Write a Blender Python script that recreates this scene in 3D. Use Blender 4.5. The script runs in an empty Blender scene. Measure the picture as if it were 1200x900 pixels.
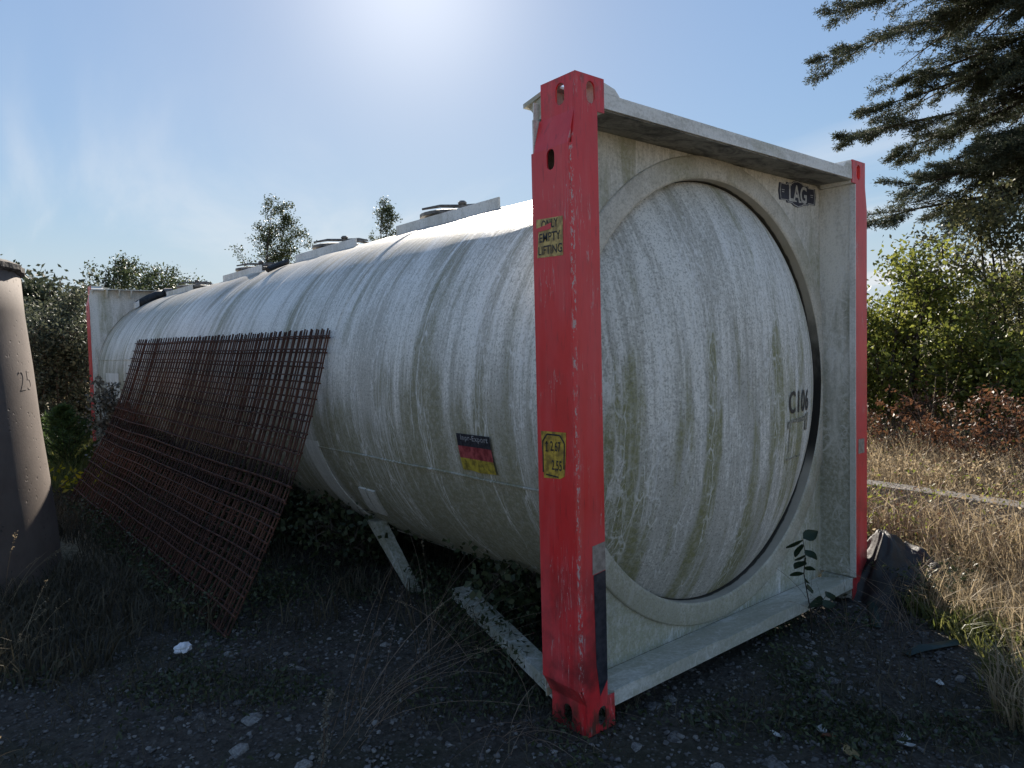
import bpy, bmesh, math, random
import numpy as np
from mathutils import Vector, Matrix, noise as mnoise
R_ = math.radians
def lin(a, b, n): return [a+(b-a)*i/(n-1) for i in range(n)]
random.seed(7); RNG = np.random.default_rng(7)
sc = bpy.context.scene
COL = sc.collection

# ------------------------------------------------------------------ camera
CAM = Vector((-2.0, -2.0255, 1.5873))
YAW, PIT, ROL, FOC = -0.6924, -0.0474, -0.0241, 843.7
def cam_basis():
    f = Vector((-math.sin(YAW)*math.cos(PIT), math.cos(YAW)*math.cos(PIT), math.sin(PIT)))
    r = f.cross(Vector((0,0,1))).normalized(); u = r.cross(f)
    return (math.cos(ROL)*r + math.sin(ROL)*u, -math.sin(ROL)*r + math.cos(ROL)*u, f)
_r, _u, _f = cam_basis()
cd = bpy.data.cameras.new('camera'); cam = bpy.data.objects.new('camera', cd); COL.objects.link(cam)
mw = Matrix.Identity(4)
for i in range(3):
    mw[i][0], mw[i][1], mw[i][2], mw[i][3] = _r[i], _u[i], -_f[i], CAM[i]
cam.matrix_world = mw
cd.sensor_fit = 'HORIZONTAL'; cd.sensor_width = 36.0; cd.lens = 36.0*FOC/1200.0
cd.clip_start = 0.05; cd.clip_end = 8000.0
sc.camera = cam

# ------------------------------------------------------------------ sky, sun, exposure
SUN_EL, SUN_AZ = R_(27.6), R_(32.6)
to_sun = Vector((math.sin(SUN_AZ)*math.cos(SUN_EL), math.cos(SUN_AZ)*math.cos(SUN_EL), math.sin(SUN_EL)))
w = bpy.data.worlds.new('World'); sc.world = w; w.use_nodes = True
nt = w.node_tree; nt.nodes.clear()
def wn(t, **k):
    n = nt.nodes.new(t)
    for a, b in k.items(): setattr(n, a, b)
    return n
def wl(a, b): nt.links.new(a, b)
sky = wn('ShaderNodeTexSky', sky_type='NISHITA', sun_disc=False, sun_elevation=SUN_EL, sun_rotation=SUN_AZ,
         altitude=60.0, air_density=1.0, dust_density=0.15, ozone_density=1.4)
tc = wn('ShaderNodeTexCoord')
# thin high cloud: noise on the sky direction, drawn out sideways
sep = wn('ShaderNodeSeparateXYZ'); wl(tc.outputs['Generated'], sep.inputs[0])
zc = wn('ShaderNodeMath', operation='ADD'); zc.inputs[1].default_value = 0.16; wl(sep.outputs['Z'], zc.inputs[0])
zm = wn('ShaderNodeMath', operation='MAXIMUM'); zm.inputs[1].default_value = 0.05; wl(zc.outputs[0], zm.inputs[0])
dx = wn('ShaderNodeMath', operation='DIVIDE'); wl(sep.outputs['X'], dx.inputs[0]); wl(zm.outputs[0], dx.inputs[1])
dy = wn('ShaderNodeMath', operation='DIVIDE'); wl(sep.outputs['Y'], dy.inputs[0]); wl(zm.outputs[0], dy.inputs[1])
cb = wn('ShaderNodeCombineXYZ'); wl(dx.outputs[0], cb.inputs[0]); wl(dy.outputs[0], cb.inputs[1])
mp = wn('ShaderNodeMapping'); mp.inputs['Rotation'].default_value = (0, 0, R_(35)); mp.inputs['Scale'].default_value = (1.0, 0.30, 1)
mp.inputs['Location'].default_value = (7.7, 9.4, 0)
wl(cb.outputs[0], mp.inputs['Vector'])
nz = wn('ShaderNodeTexNoise'); nz.inputs['Scale'].default_value = 1.0; nz.inputs['Detail'].default_value = 9; nz.inputs['Roughness'].default_value = 0.55
nz.inputs['Distortion'].default_value = 0.5
wl(mp.outputs[0], nz.inputs['Vector'])
rp = wn('ShaderNodeMapRange', interpolation_type='SMOOTHSTEP'); rp.inputs[1].default_value = 0.46; rp.inputs[2].default_value = 0.66
wl(nz.outputs['Fac'], rp.inputs[0])
# more haze and cloud low down, clear overhead
lo = wn('ShaderNodeMapRange', interpolation_type='SMOOTHSTEP'); lo.inputs[1].default_value = 0.0; lo.inputs[2].default_value = 0.40
lo.inputs[3].default_value = 1.0; lo.inputs[4].default_value = 0.04
wl(sep.outputs['Z'], lo.inputs[0])
cf = wn('ShaderNodeMath', operation='MULTIPLY'); wl(rp.outputs[0], cf.inputs[0]); wl(lo.outputs[0], cf.inputs[1])
cf2 = wn('ShaderNodeMath', operation='MULTIPLY'); cf2.inputs[1].default_value = 0.9; wl(cf.outputs[0], cf2.inputs[0])
# a thin even veil of haze evens the sky out: brightness compressed, hue kept
SKY_K, SKY_G = 0.93, 0.46
bw = wn('ShaderNodeRGBToBW'); wl(sky.outputs[0], bw.inputs[0])
bs = wn('ShaderNodeMath', operation='DIVIDE'); bs.inputs[1].default_value = SKY_K; wl(bw.outputs[0], bs.inputs[0])
pw = wn('ShaderNodeMath', operation='POWER'); pw.inputs[1].default_value = SKY_G - 1.0; wl(bs.outputs[0], pw.inputs[0])
ev = wn('ShaderNodeVectorMath', operation='SCALE'); wl(sky.outputs[0], ev.inputs[0]); wl(pw.outputs[0], ev.inputs['Scale'])
cloudcol = wn('ShaderNodeMix', data_type='RGBA'); wl(cf2.outputs[0], cloudcol.inputs['Factor'])
hs = wn('ShaderNodeHueSaturation'); hs.inputs['Saturation'].default_value = 1.02; wl(ev.outputs[0], hs.inputs['Color'])
# pale haze towards the horizon, and the bright aureole that haze gives round the sun
hz = wn('ShaderNodeMapRange', interpolation_type='SMOOTHERSTEP'); hz.inputs[1].default_value = -0.05; hz.inputs[2].default_value = 0.24; hz.inputs[3].default_value = 0.95; hz.inputs[4].default_value = 0.0
wl(sep.outputs['Z'], hz.inputs[0])
hm = wn('ShaderNodeMix', data_type='RGBA'); wl(hz.outputs[0], hm.inputs['Factor']); wl(hs.outputs[0], hm.inputs['A']); hm.inputs['B'].default_value = (2.3, 2.65, 3.2, 1)
dt = wn('ShaderNodeVectorMath', operation='DOT_PRODUCT'); wl(tc.outputs['Generated'], dt.inputs[0]); dt.inputs[1].default_value = tuple(to_sun)
dm = wn('ShaderNodeMath', operation='MAXIMUM'); dm.inputs[1].default_value = 0.0; wl(dt.outputs['Value'], dm.inputs[0])
p1 = wn('ShaderNodeMath', operation='POWER'); p1.inputs[1].default_value = 120.0; wl(dm.outputs[0], p1.inputs[0])
p2 = wn('ShaderNodeMath', operation='POWER'); p2.inputs[1].default_value = 9.0; wl(dm.outputs[0], p2.inputs[0])
p1s = wn('ShaderNodeMath', operation='MULTIPLY'); p1s.inputs[1].default_value = 1.25; wl(p1.outputs[0], p1s.inputs[0])
p2s = wn('ShaderNodeMath', operation='MULTIPLY'); p2s.inputs[1].default_value = 0.06; wl(p2.outputs[0], p2s.inputs[0])
ps = wn('ShaderNodeMath', operation='ADD'); wl(p1s.outputs[0], ps.inputs[0]); wl(p2s.outputs[0], ps.inputs[1])
gl = wn('ShaderNodeVectorMath', operation='SCALE'); gl.inputs[0].default_value = (1.0, 0.99, 0.96); wl(ps.outputs[0], gl.inputs['Scale'])
ga = wn('ShaderNodeVectorMath', operation='ADD'); wl(hm.outputs['Result'], ga.inputs[0]); wl(gl.outputs[0], ga.inputs[1])
wl(ga.outputs[0], cloudcol.inputs['A']); cloudcol.inputs['B'].default_value = (3.5, 3.55, 3.65, 1)
bg = wn('ShaderNodeBackground'); bg.inputs['Strength'].default_value = 0.1
wl(cloudcol.outputs['Result'], bg.inputs['Color'])
wo = wn('ShaderNodeOutputWorld'); wl(bg.outputs[0], wo.inputs[0])

sl = bpy.data.lights.new('sun', 'SUN'); sl.energy = 4.5; sl.angle = R_(0.5); sl.color = (1.0, 0.91, 0.79)
so = bpy.data.objects.new('sun', sl); COL.objects.link(so)
so.rotation_euler = to_sun.to_track_quat('Z', 'Y').to_euler(); so.location = (10, 30, 20)
vs = sc.view_settings
vs.view_transform = 'Standard'; vs.look = 'None'; vs.gamma = 1.0; vs.use_curve_mapping = False; vs.exposure = 1.35
sc.cycles.max_bounces = 8; sc.cycles.transparent_max_bounces = 8

# ------------------------------------------------------------------ material helpers
class Mat:
    def __init__(s, name, rough=0.6, spec=0.5, metal=0.0):
        s.m = bpy.data.materials.new(name); s.m.use_nodes = True; s.t = s.m.node_tree; s.t.nodes.clear()
        s.out = s.t.nodes.new('ShaderNodeOutputMaterial'); s.b = s.t.nodes.new('ShaderNodeBsdfPrincipled')
        s.t.links.new(s.b.outputs[0], s.out.inputs[0]); s.set(s.b.inputs['Roughness'], rough)
        s.b.inputs['Specular IOR Level'].default_value = spec; s.b.inputs['Metallic'].default_value = metal
        s.tc = s.t.nodes.new('ShaderNodeTexCoord')
    def set(s, sock, v):
        if isinstance(v, bpy.types.NodeSocket): s.t.links.new(v, sock)
        elif isinstance(v, tuple) and len(v) == 3 and sock.type == 'RGBA': sock.default_value = (*v, 1)
        else: sock.default_value = v
    def obj(s): return s.tc.outputs['Object']
    def map(s, scale=(1,1,1), loc=(0,0,0), src=None):
        n = s.t.nodes.new('ShaderNodeMapping'); n.inputs['Scale'].default_value = scale; n.inputs['Location'].default_value = loc
        s.t.links.new(src or s.obj(), n.inputs['Vector']); return n.outputs[0]
    def noise(s, scale=(1,1,1), detail=4, rough=0.55, dist=0.0, loc=(0,0,0), src=None):
        if not isinstance(scale, tuple): scale = (scale,)*3
        n = s.t.nodes.new('ShaderNodeTexNoise'); n.inputs['Scale'].default_value = 1.0; n.inputs['Detail'].default_value = detail
        n.inputs['Roughness'].default_value = rough; n.inputs['Distortion'].default_value = dist
        s.t.links.new(s.map(scale, loc, src), n.inputs['Vector']); return n.outputs['Fac']
    def vor(s, scale=(1,1,1), feature='DISTANCE_TO_EDGE', loc=(0,0,0), warp=0.0):
        if not isinstance(scale, tuple): scale = (scale,)*3
        n = s.t.nodes.new('ShaderNodeTexVoronoi'); n.feature = feature; n.inputs['Scale'].default_value = 1.0
        v = s.map(scale, loc)
        if warp:
            nn = s.t.nodes.new('ShaderNodeTexNoise'); nn.inputs['Scale'].default_value = 1.3; nn.inputs['Detail'].default_value = 3
            s.t.links.new(v, nn.inputs['Vector'])
            a = s.t.nodes.new('ShaderNodeVectorMath'); a.operation = 'SCALE'; a.inputs['Scale'].default_value = warp
            s.t.links.new(nn.outputs['Color'], a.inputs[0])
            b = s.t.nodes.new('ShaderNodeVectorMath'); b.operation = 'ADD'; s.t.links.new(v, b.inputs[0]); s.t.links.new(a.outputs[0], b.inputs[1]); v = b.outputs[0]
        s.t.links.new(v, n.inputs['Vector']); return n.outputs['Distance']
    def ramp(s, v, a, b, lo=0.0, hi=1.0):
        n = s.t.nodes.new('ShaderNodeMapRange'); n.interpolation_type = 'SMOOTHSTEP'
        s.set(n.inputs[0], v); n.inputs[1].default_value = a; n.inputs[2].default_value = b
        n.inputs[3].default_value = lo; n.inputs[4].default_value = hi; return n.outputs[0]
    def op(s, o, a, b=None):
        n = s.t.nodes.new('ShaderNodeMath'); n.operation = o; s.set(n.inputs[0], a)
        if b is not None: s.set(n.inputs[1], b)
        return n.outputs[0]
    def mul(s, a, b): return s.op('MULTIPLY', a, b)
    def add(s, a, b): return s.op('ADD', a, b)
    def mix(s, f, a, b, mode='MIX'):
        n = s.t.nodes.new('ShaderNodeMix'); n.data_type = 'RGBA'; n.blend_type = mode
        s.set(n.inputs['Factor'], f); s.set(n.inputs['A'], a); s.set(n.inputs['B'], b); return n.outputs['Result']
    def xyz(s, src=None):
        n = s.t.nodes.new('ShaderNodeSeparateXYZ'); s.t.links.new(src or s.obj(), n.inputs[0]); return n.outputs
    def color(s, c): s.set(s.b.inputs['Base Color'], c); return s
    def rough(s, c): s.set(s.b.inputs['Roughness'], c); return s
    def bump(s, h, strength=0.3, dist=0.01):
        n = s.t.nodes.new('ShaderNodeBump'); n.inputs['Strength'].default_value = strength; n.inputs['Distance'].default_value = dist
        s.set(n.inputs['Height'], h); s.t.links.new(n.outputs[0], s.b.inputs['Normal']); return s
    def attr(s, name='tint'):
        n = s.t.nodes.new('ShaderNodeAttribute'); n.attribute_name = name; return n.outputs['Color']
    def trans(s, col, f):   # thin leaf: part of the light goes through
        t = s.t.nodes.new('ShaderNodeBsdfTranslucent'); s.set(t.inputs[0], col)
        mx = s.t.nodes.new('ShaderNodeMixShader'); mx.inputs[0].default_value = f
        s.t.links.new(s.b.outputs[0], mx.inputs[1]); s.t.links.new(t.outputs[0], mx.inputs[2]); s.t.links.new(mx.outputs[0], s.out.inputs[0]); return s

def dirty_white(name, fine, mid, blotch, base=(0.80,0.78,0.72), grime=(0.40,0.385,0.335), algae=(0.24,0.235,0.10),
                algae_amt=0.8, grime_amt=0.75, drips=1.0, rough=0.42, low_dirt=0.5, speck=1.0, alg=(0.49, 0.63), low_alg=0.16, crest=0.0):
    M = Mat(name, rough=rough, spec=0.4)
    n1 = M.noise(fine, 6, 0.68, dist=0.4); n2 = M.noise(mid, 6, 0.62, dist=0.3); n4 = M.noise(tuple(q*2.6 for q in fine), 4, 0.7, dist=0.8); n3 = M.noise(blotch, 4, 0.6, loc=(3.1, 7.7, 1.9)); n5 = M.noise(tuple(q*1.6 for q in blotch), 3, 0.5, loc=(6.3, 2.2, 8.8), dist=0.6)
    sp = M.noise(95, 3, 0.7); sp2 = M.noise(38, 4, 0.7, loc=(4, 1, 2))
    z = M.xyz()[2]
    low = M.ramp(z, 0.35, 1.9, 1.0, 0.0)
    g = M.add(M.add(M.mul(n1, 0.26), M.mul(n2, 0.24)), M.add(M.mul(n4, 0.22), M.mul(M.noise(58, 4, 0.75), 0.28))); g = M.add(g, M.add(M.mul(low, 0.08*low_dirt), M.mul(M.op('SUBTRACT', n5, 0.5), 0.22)))
    gf = M.mul(M.ramp(g, 0.45, 0.575), grime_amt)
    c = M.mix(gf, base, grime)
    a = M.add(M.add(M.mul(n3, 0.6), M.mul(n2, 0.4)), M.mul(low, low_alg))
    af = M.mul(M.ramp(a, *alg), algae_amt)
    af = M.mul(af, M.ramp(sp2, 0.30, 0.62, 0.45, 1.0))
    c = M.mix(af, c, algae)
    # lichen-like black specks
    sf = M.mul(M.ramp(sp, 0.50, 0.64), 0.55*speck)
    c = M.mix(sf, c, (0.16, 0.16, 0.13))
    if crest:   # settled tan dirt along the barrel top, darkened also to hold back sun glare
        c = M.mix(M.mul(M.ramp(M.add(z, M.mul(M.op('SUBTRACT', n1, 0.5), 1.1)), 1.95, 2.5), crest), c, (0.26, 0.215, 0.15))
    # clean runs where water has washed the dirt away: thin wandering lines
    k1 = M.op('MAXIMUM', M.ramp(M.vor(tuple(0.42*q if q > 5 else q*2.4 for q in fine), warp=0.7), 0.0, 0.07, 1.0, 0.0), M.ramp(M.vor(tuple(0.9*q if q > 5 else q*4.5 for q in fine), loc=(7, 3, 1), warp=0.8), 0.0, 0.05, 0.8, 0.0))
    k2 = M.ramp(M.noise(mid, 3, 0.5, loc=(9, 2, 5)), 0.47, 0.57)
    k3 = M.ramp(sp2, 0.36, 0.55)
    dr = M.mul(M.mul(M.mul(k1, k2), k3), 0.72*drips)
    c = M.mix(dr, c, (0.82, 0.81, 0.78))
    w1 = M.ramp(M.noise(tuple(q*0.6 for q in fine), 2, 0.5, loc=(1, 8, 3)), 0.60, 0.70)
    w2 = M.ramp(M.noise(blotch, 3, 0.5, loc=(5, 5, 5)), 0.46, 0.62)
    c = M.mix(M.mul(M.mul(w1, w2), 0.32*drips), c, (0.80, 0.79, 0.77))
    M.color(c)
    M.rough(M.add(M.mul(gf, 0.25), M.add(M.mul(sf, 0.2), rough)))
    M.bump(M.add(M.add(M.mul(sp, 0.6), M.mul(af, 0.5)), M.mul(dr, 0.5)), 0.35, 0.004)
    return M.m

M_SHELL = dirty_white('weathered_white_shell', (1.2, 42.0, 1.2), (0.5, 9.0, 0.5), (0.6, 1.5, 0.8), rough=0.36, low_dirt=1.9, grime_amt=0.78, algae=(0.19,0.18,0.085), low_alg=0.17, crest=0.75)
M_DISH = dirty_white('weathered_white_end', (42.0, 2.0, 2.2), (9.0, 0.6, 0.8), (2.3, 0.5, 0.75), algae_amt=0.95, low_dirt=0.9, alg=(0.515, 0.605), low_alg=0.035, grime_amt=0.8, rough=0.5)
M_PLATE = dirty_white('weathered_white_plate', (40.0, 4.0, 2.5), (8.0, 2.0, 0.9), (2.0, 1.0, 1.0), base=(0.78,0.755,0.70), algae_amt=0.65, grime_amt=0.55, drips=0.8, speck=0.6)
M_RING = dirty_white('stained_cream_ring', (9.0, 3.0, 6.0), (4.0, 2.0, 2.0), (1.2, 1.0, 1.0), base=(0.62,0.585,0.51), grime=(0.36,0.33,0.27), algae_amt=0.45, grime_amt=0.6, drips=0.25, speck=0.7)
M_WEB = dirty_white('mossy_white_steel', (16.0, 16.0, 2.2), (5.0, 5.0, 1.2), (2.5, 2.5, 1.0), algae=(0.20,0.20,0.12), algae_amt=0.8, grime_amt=0.5, drips=0.9, speck=0.35)
M_BEAM = dirty_white('chipped_white_beam', (5.0, 14.0, 14.0), (2.2, 6.0, 6.0), (1.4, 2.0, 2.0), base=(0.78,0.765,0.72), algae_amt=0.5, grime_amt=0.55, drips=0.6, speck=0.3)
M_CLEAN = dirty_white('clean_white_paint', (1.5, 12.0, 1.5), (0.8, 4.0, 0.8), (0.6, 1.0, 0.8), base=(0.80,0.79,0.76), algae_amt=0.25, grime_amt=0.45, drips=0.3, low_dirt=0.3, speck=0.4)

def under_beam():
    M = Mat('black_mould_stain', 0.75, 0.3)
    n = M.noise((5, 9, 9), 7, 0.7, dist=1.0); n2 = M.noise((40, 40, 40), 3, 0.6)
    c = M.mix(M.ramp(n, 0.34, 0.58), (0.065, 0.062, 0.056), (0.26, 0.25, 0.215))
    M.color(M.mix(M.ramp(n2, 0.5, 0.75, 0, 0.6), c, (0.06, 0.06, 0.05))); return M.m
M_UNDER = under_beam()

def crevice():   # inner lip of the end ring; shadow by the right post and deep in the recess is painted black
    M = Mat('ring_lip_gap_shade', 0.85, 0.25); x, y, z = M.xyz(); n = M.noise((9, 9, 5), 5, 0.65)
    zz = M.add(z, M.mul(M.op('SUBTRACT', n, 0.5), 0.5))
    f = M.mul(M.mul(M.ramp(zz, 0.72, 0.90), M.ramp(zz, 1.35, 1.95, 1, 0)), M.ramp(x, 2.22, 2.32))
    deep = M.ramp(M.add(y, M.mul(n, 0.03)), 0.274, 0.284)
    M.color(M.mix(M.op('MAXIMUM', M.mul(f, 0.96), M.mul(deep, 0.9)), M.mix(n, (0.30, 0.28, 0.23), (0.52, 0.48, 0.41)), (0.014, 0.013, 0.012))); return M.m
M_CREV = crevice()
def red_paint():
    M = Mat('faded_red_paint', 0.38, 0.5)
    x, y, z = M.xyz()
    n1 = M.noise((6, 6, 1.6), 5, 0.6); n2 = M.noise((60, 60, 9), 4, 0.6); n3 = M.noise(5, 5, 0.6, loc=(4, 4, 4))
    c = M.mix(M.ramp(n1, 0.35, 0.68), (0.68, 0.028, 0.032), (0.68, 0.065, 0.072))
    c = M.mix(M.ramp(n2, 0.55, 0.75, 0, 0.45), c, (0.20, 0.02, 0.025))
    c = M.mix(M.ramp(M.noise((16, 16, .8), 5, 0.65, loc=(3, 1, 6)), 0.50, 0.74, 0, 0.4), c, (0.66, 0.15, 0.14))
    rb = M.mul(M.add(M.ramp(z, 0.03, 0.20, 1, 0), M.ramp(z, 2.50, 2.64, 0, 0.5)), M.ramp(M.noise((22, 22, 9), 5, 0.7), 0.47, 0.6))
    c = M.mix(rb, c, (0.15, 0.055, 0.035))
    low = M.ramp(z, 0.15, 0.9, 1.0, 0.0)
    c = M.mix(M.mul(M.ramp(n3, 0.42, 0.66), M.add(M.mul(low, 0.7), 0.12)), c, (0.10, 0.022, 0.022))
    # chips along the long outer corner and a few scratches
    ed = M.mul(M.ramp(M.op('ABSOLUTE', M.op('SUBTRACT', x, 0.010)), 0.002, 0.014, 1, 0), M.ramp(y, 0.004, 0.02, 1, 0))
    ch = M.mul(ed, M.ramp(M.noise((90, 90, 30), 4, 0.75), 0.53, 0.58))
    scr = M.mul(M.ramp(M.vor((38, 38, 2.4), warp=1.5), 0.0, 0.016, 1, 0), M.ramp(M.noise((7, 7, 4), 3, 0.5, loc=(2, 2, 2)), 0.50, 0.60))
    f = M.op('MINIMUM', M.add(ch, M.mul(scr, 0.8)), 0.9)
    M.color(M.mix(f, c, (0.48, 0.40, 0.38)))
    M.rough(M.ramp(n1, 0.3, 0.7, 0.32, 0.5)); M.bump(n2, 0.12, 0.002); return M.m
M_RED = red_paint()

def simple(name, c1, c2, scale=20, rough=0.6, spec=0.4, bump=0.2, detail=5, metal=0.0, lo=0.35, hi=0.65, bd=0.004):
    M = Mat(name, rough, spec, metal); n = M.noise(scale, detail, 0.6)
    M.color(M.mix(M.ramp(n, lo, hi), c1, c2)); M.bump(n, bump, bd); return M.m
M_RUST = simple('rusted_bar', (0.030, 0.016, 0.014), (0.105, 0.045, 0.029), 9, 0.8, 0.25, 0.5)
M_BLACK = simple('black_rubber', (0.012, 0.012, 0.013), (0.03, 0.03, 0.03), 30, 0.55)
M_DARKSTEEL = simple('dull_grey_metal', (0.07, 0.065, 0.06), (0.20, 0.19, 0.18), 25, 0.55, 0.5)
M_HOLE = simple('hole_shadow_steel', (0.02, 0.02, 0.02), (0.05, 0.045, 0.04), 30, 0.8)
M_YEL = simple('worn_yellow_film', (0.22, 0.145, 0.03), (0.56, 0.38, 0.05), 28, 0.5, 0.4, 0.1)
M_TAN = simple('faded_tan_film', (0.27, 0.19, 0.07), (0.60, 0.45, 0.16), 28, 0.5, 0.4, 0.1)
M_INK = simple('black_print', (0.012, 0.012, 0.014), (0.035, 0.035, 0.04), 60, 0.5, 0.4, 0.05)
M_FLAGK = simple('flag_black', (0.012, 0.013, 0.02), (0.035, 0.038, 0.05), 60, 0.5)
M_FLAGR = simple('flag_red', (0.17, 0.022, 0.028), (0.38, 0.08, 0.085), 30, 0.5)
M_FLAGY = simple('flag_yellow', (0.17, 0.135, 0.03), (0.46, 0.36, 0.05), 30, 0.5)
M_GREYTXT = simple('grey_print', (0.22, 0.23, 0.25), (0.34, 0.35, 0.37), 60, 0.5)
M_NAVY = simple('navy_plate', (0.018, 0.022, 0.045), (0.032, 0.038, 0.07), 40, 0.45)
M_PALETXT = simple('pale_print', (0.42, 0.43, 0.44), (0.62, 0.63, 0.64), 60, 0.5)
M_PATCH = simple('beige_patch', (0.22, 0.18, 0.15), (0.34, 0.29, 0.25), 30, 0.6)
M_DARKFILM = simple('dark_worn_film', (0.02, 0.022, 0.03), (0.05, 0.05, 0.06), 24, 0.35)
M_RESID = simple('glue_residue', (0.12, 0.11, 0.08), (0.34, 0.33, 0.27), 45, 0.7)

def concrete():
    M = Mat('weathered_concrete', 0.85, 0.25)
    n = M.noise(2.2, 6, 0.65); f = M.noise(70, 4, 0.7); p = M.vor(17, 'F1', warp=0.6)
    pm = M.ramp(M.noise(3, 3, 0.5, loc=(2, 8, 4)), 0.42, 0.6)
    pits = M.mul(M.ramp(p, 0.10, 0.2, 1, 0), pm)
    c = M.mix(M.ramp(n, 0.3, 0.7), (0.125, 0.094, 0.077), (0.185, 0.145, 0.12))
    c = M.mix(M.ramp(f, 0.45, 0.75, 0, 0.4), c, (0.15, 0.12, 0.10))
    M.color(M.mix(M.mul(pits, 0.8), c, (0.07, 0.06, 0.05)))
    M.bump(M.op('SUBTRACT', M.mul(f, 0.25), pits), 0.5, 0.008); return M.m
M_CONC = concrete()
M_CONCRIM = simple('broken_concrete_rim', (0.05, 0.045, 0.04), (0.16, 0.14, 0.12), 14, 0.9, 0.2, 0.8, bd=0.02)
M_KERB = simple('grey_kerb', (0.12, 0.11, 0.10), (0.20, 0.185, 0.17), 18, 0.85, 0.2, 0.4)
M_TARP = simple('black_plastic', (0.007, 0.007, 0.007), (0.022, 0.020, 0.018), 9, 0.6, 0.5, 0.5, bd=0.02)
M_STONE = simple('grey_stone', (0.055, 0.052, 0.05), (0.155, 0.15, 0.145), 9, 0.85, 0.25, 0.6, bd=0.01)
M_STONE2 = simple('pale_stone', (0.13, 0.125, 0.115), (0.26, 0.25, 0.235), 9, 0.85, 0.25, 0.6, bd=0.01)
M_BARK = simple('bark', (0.035, 0.028, 0.022), (0.09, 0.075, 0.06), 14, 0.9, 0.2, 0.8, bd=0.02)
M_PAPER = simple('white_paper', (0.62, 0.63, 0.66), (0.78, 0.78, 0.80), 12, 0.7, 0.3, 0.5)
M_PALELEAF = simple('pale_leaf', (0.36, 0.36, 0.34), (0.52, 0.52, 0.50), 30, 0.6)
M_GREENP = simple('dark_green_plastic', (0.008, 0.024, 0.019), (0.02, 0.045, 0.036), 12, 0.45)

def leafy(name, c1, c2, t=0.35, rough=0.5, tcol=None):
    M = Mat(name, rough, 0.35); a = M.attr('tint')
    x = M.t.nodes.new('ShaderNodeSeparateColor'); M.t.links.new(a, x.inputs[0])
    c = M.mix(x.outputs[0], c1, c2); M.color(c)
    tc_ = M.mix(x.outputs[1], tcol[0], tcol[1]) if tcol else c
    M.trans(tc_, t); return M.m
L_BIRCH = leafy('birch_leaves', (0.035, 0.050, 0.022), (0.085, 0.105, 0.045), 0.35)
L_BUSHL = leafy('grey_green_leaves', (0.045, 0.055, 0.034), (0.13, 0.14, 0.09), 0.35, 0.6)
L_BUSHR = leafy('yellow_green_leaves', (0.075, 0.100, 0.021), (0.23, 0.24, 0.048), 0.54)
L_BUSHR2 = leafy('olive_leaves', (0.075, 0.085, 0.035), (0.20, 0.19, 0.09), 0.5)
L_CONIF = leafy('conifer_needles', (0.034, 0.047, 0.028), (0.085, 0.095, 0.058), 0.3, 0.7)
L_PINE = leafy('young_pine_needles', (0.045, 0.085, 0.026), (0.12, 0.17, 0.05), 0.4)
L_BRACK = leafy('rusty_bracken', (0.075, 0.036, 0.022), (0.17, 0.080, 0.04), 0.4)
L_YEL = leafy('yellow_leaves', (0.34, 0.27, 0.01), (0.50, 0.42, 0.03), 0.4)
L_BRAMB = leafy('bramble_leaves', (0.030, 0.045, 0.020), (0.075, 0.09, 0.04), 0.2)
L_SEED = leafy('grey_seed_fluff', (0.12, 0.11, 0.085), (0.25, 0.23, 0.18), 0.3)
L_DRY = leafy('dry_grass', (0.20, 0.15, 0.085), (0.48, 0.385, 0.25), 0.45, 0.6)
L_GREENG = leafy('green_grass', (0.08, 0.10, 0.025), (0.19, 0.19, 0.06), 0.5)
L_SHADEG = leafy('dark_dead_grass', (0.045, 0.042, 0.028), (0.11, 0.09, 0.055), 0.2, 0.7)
L_STALK = leafy('dead_stalks', (0.12, 0.085, 0.06), (0.24, 0.18, 0.13), 0.15, 0.7)
L_SAP = leafy('sapling_leaves', (0.022, 0.04, 0.018), (0.05, 0.075, 0.035), 0.25)

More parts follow.
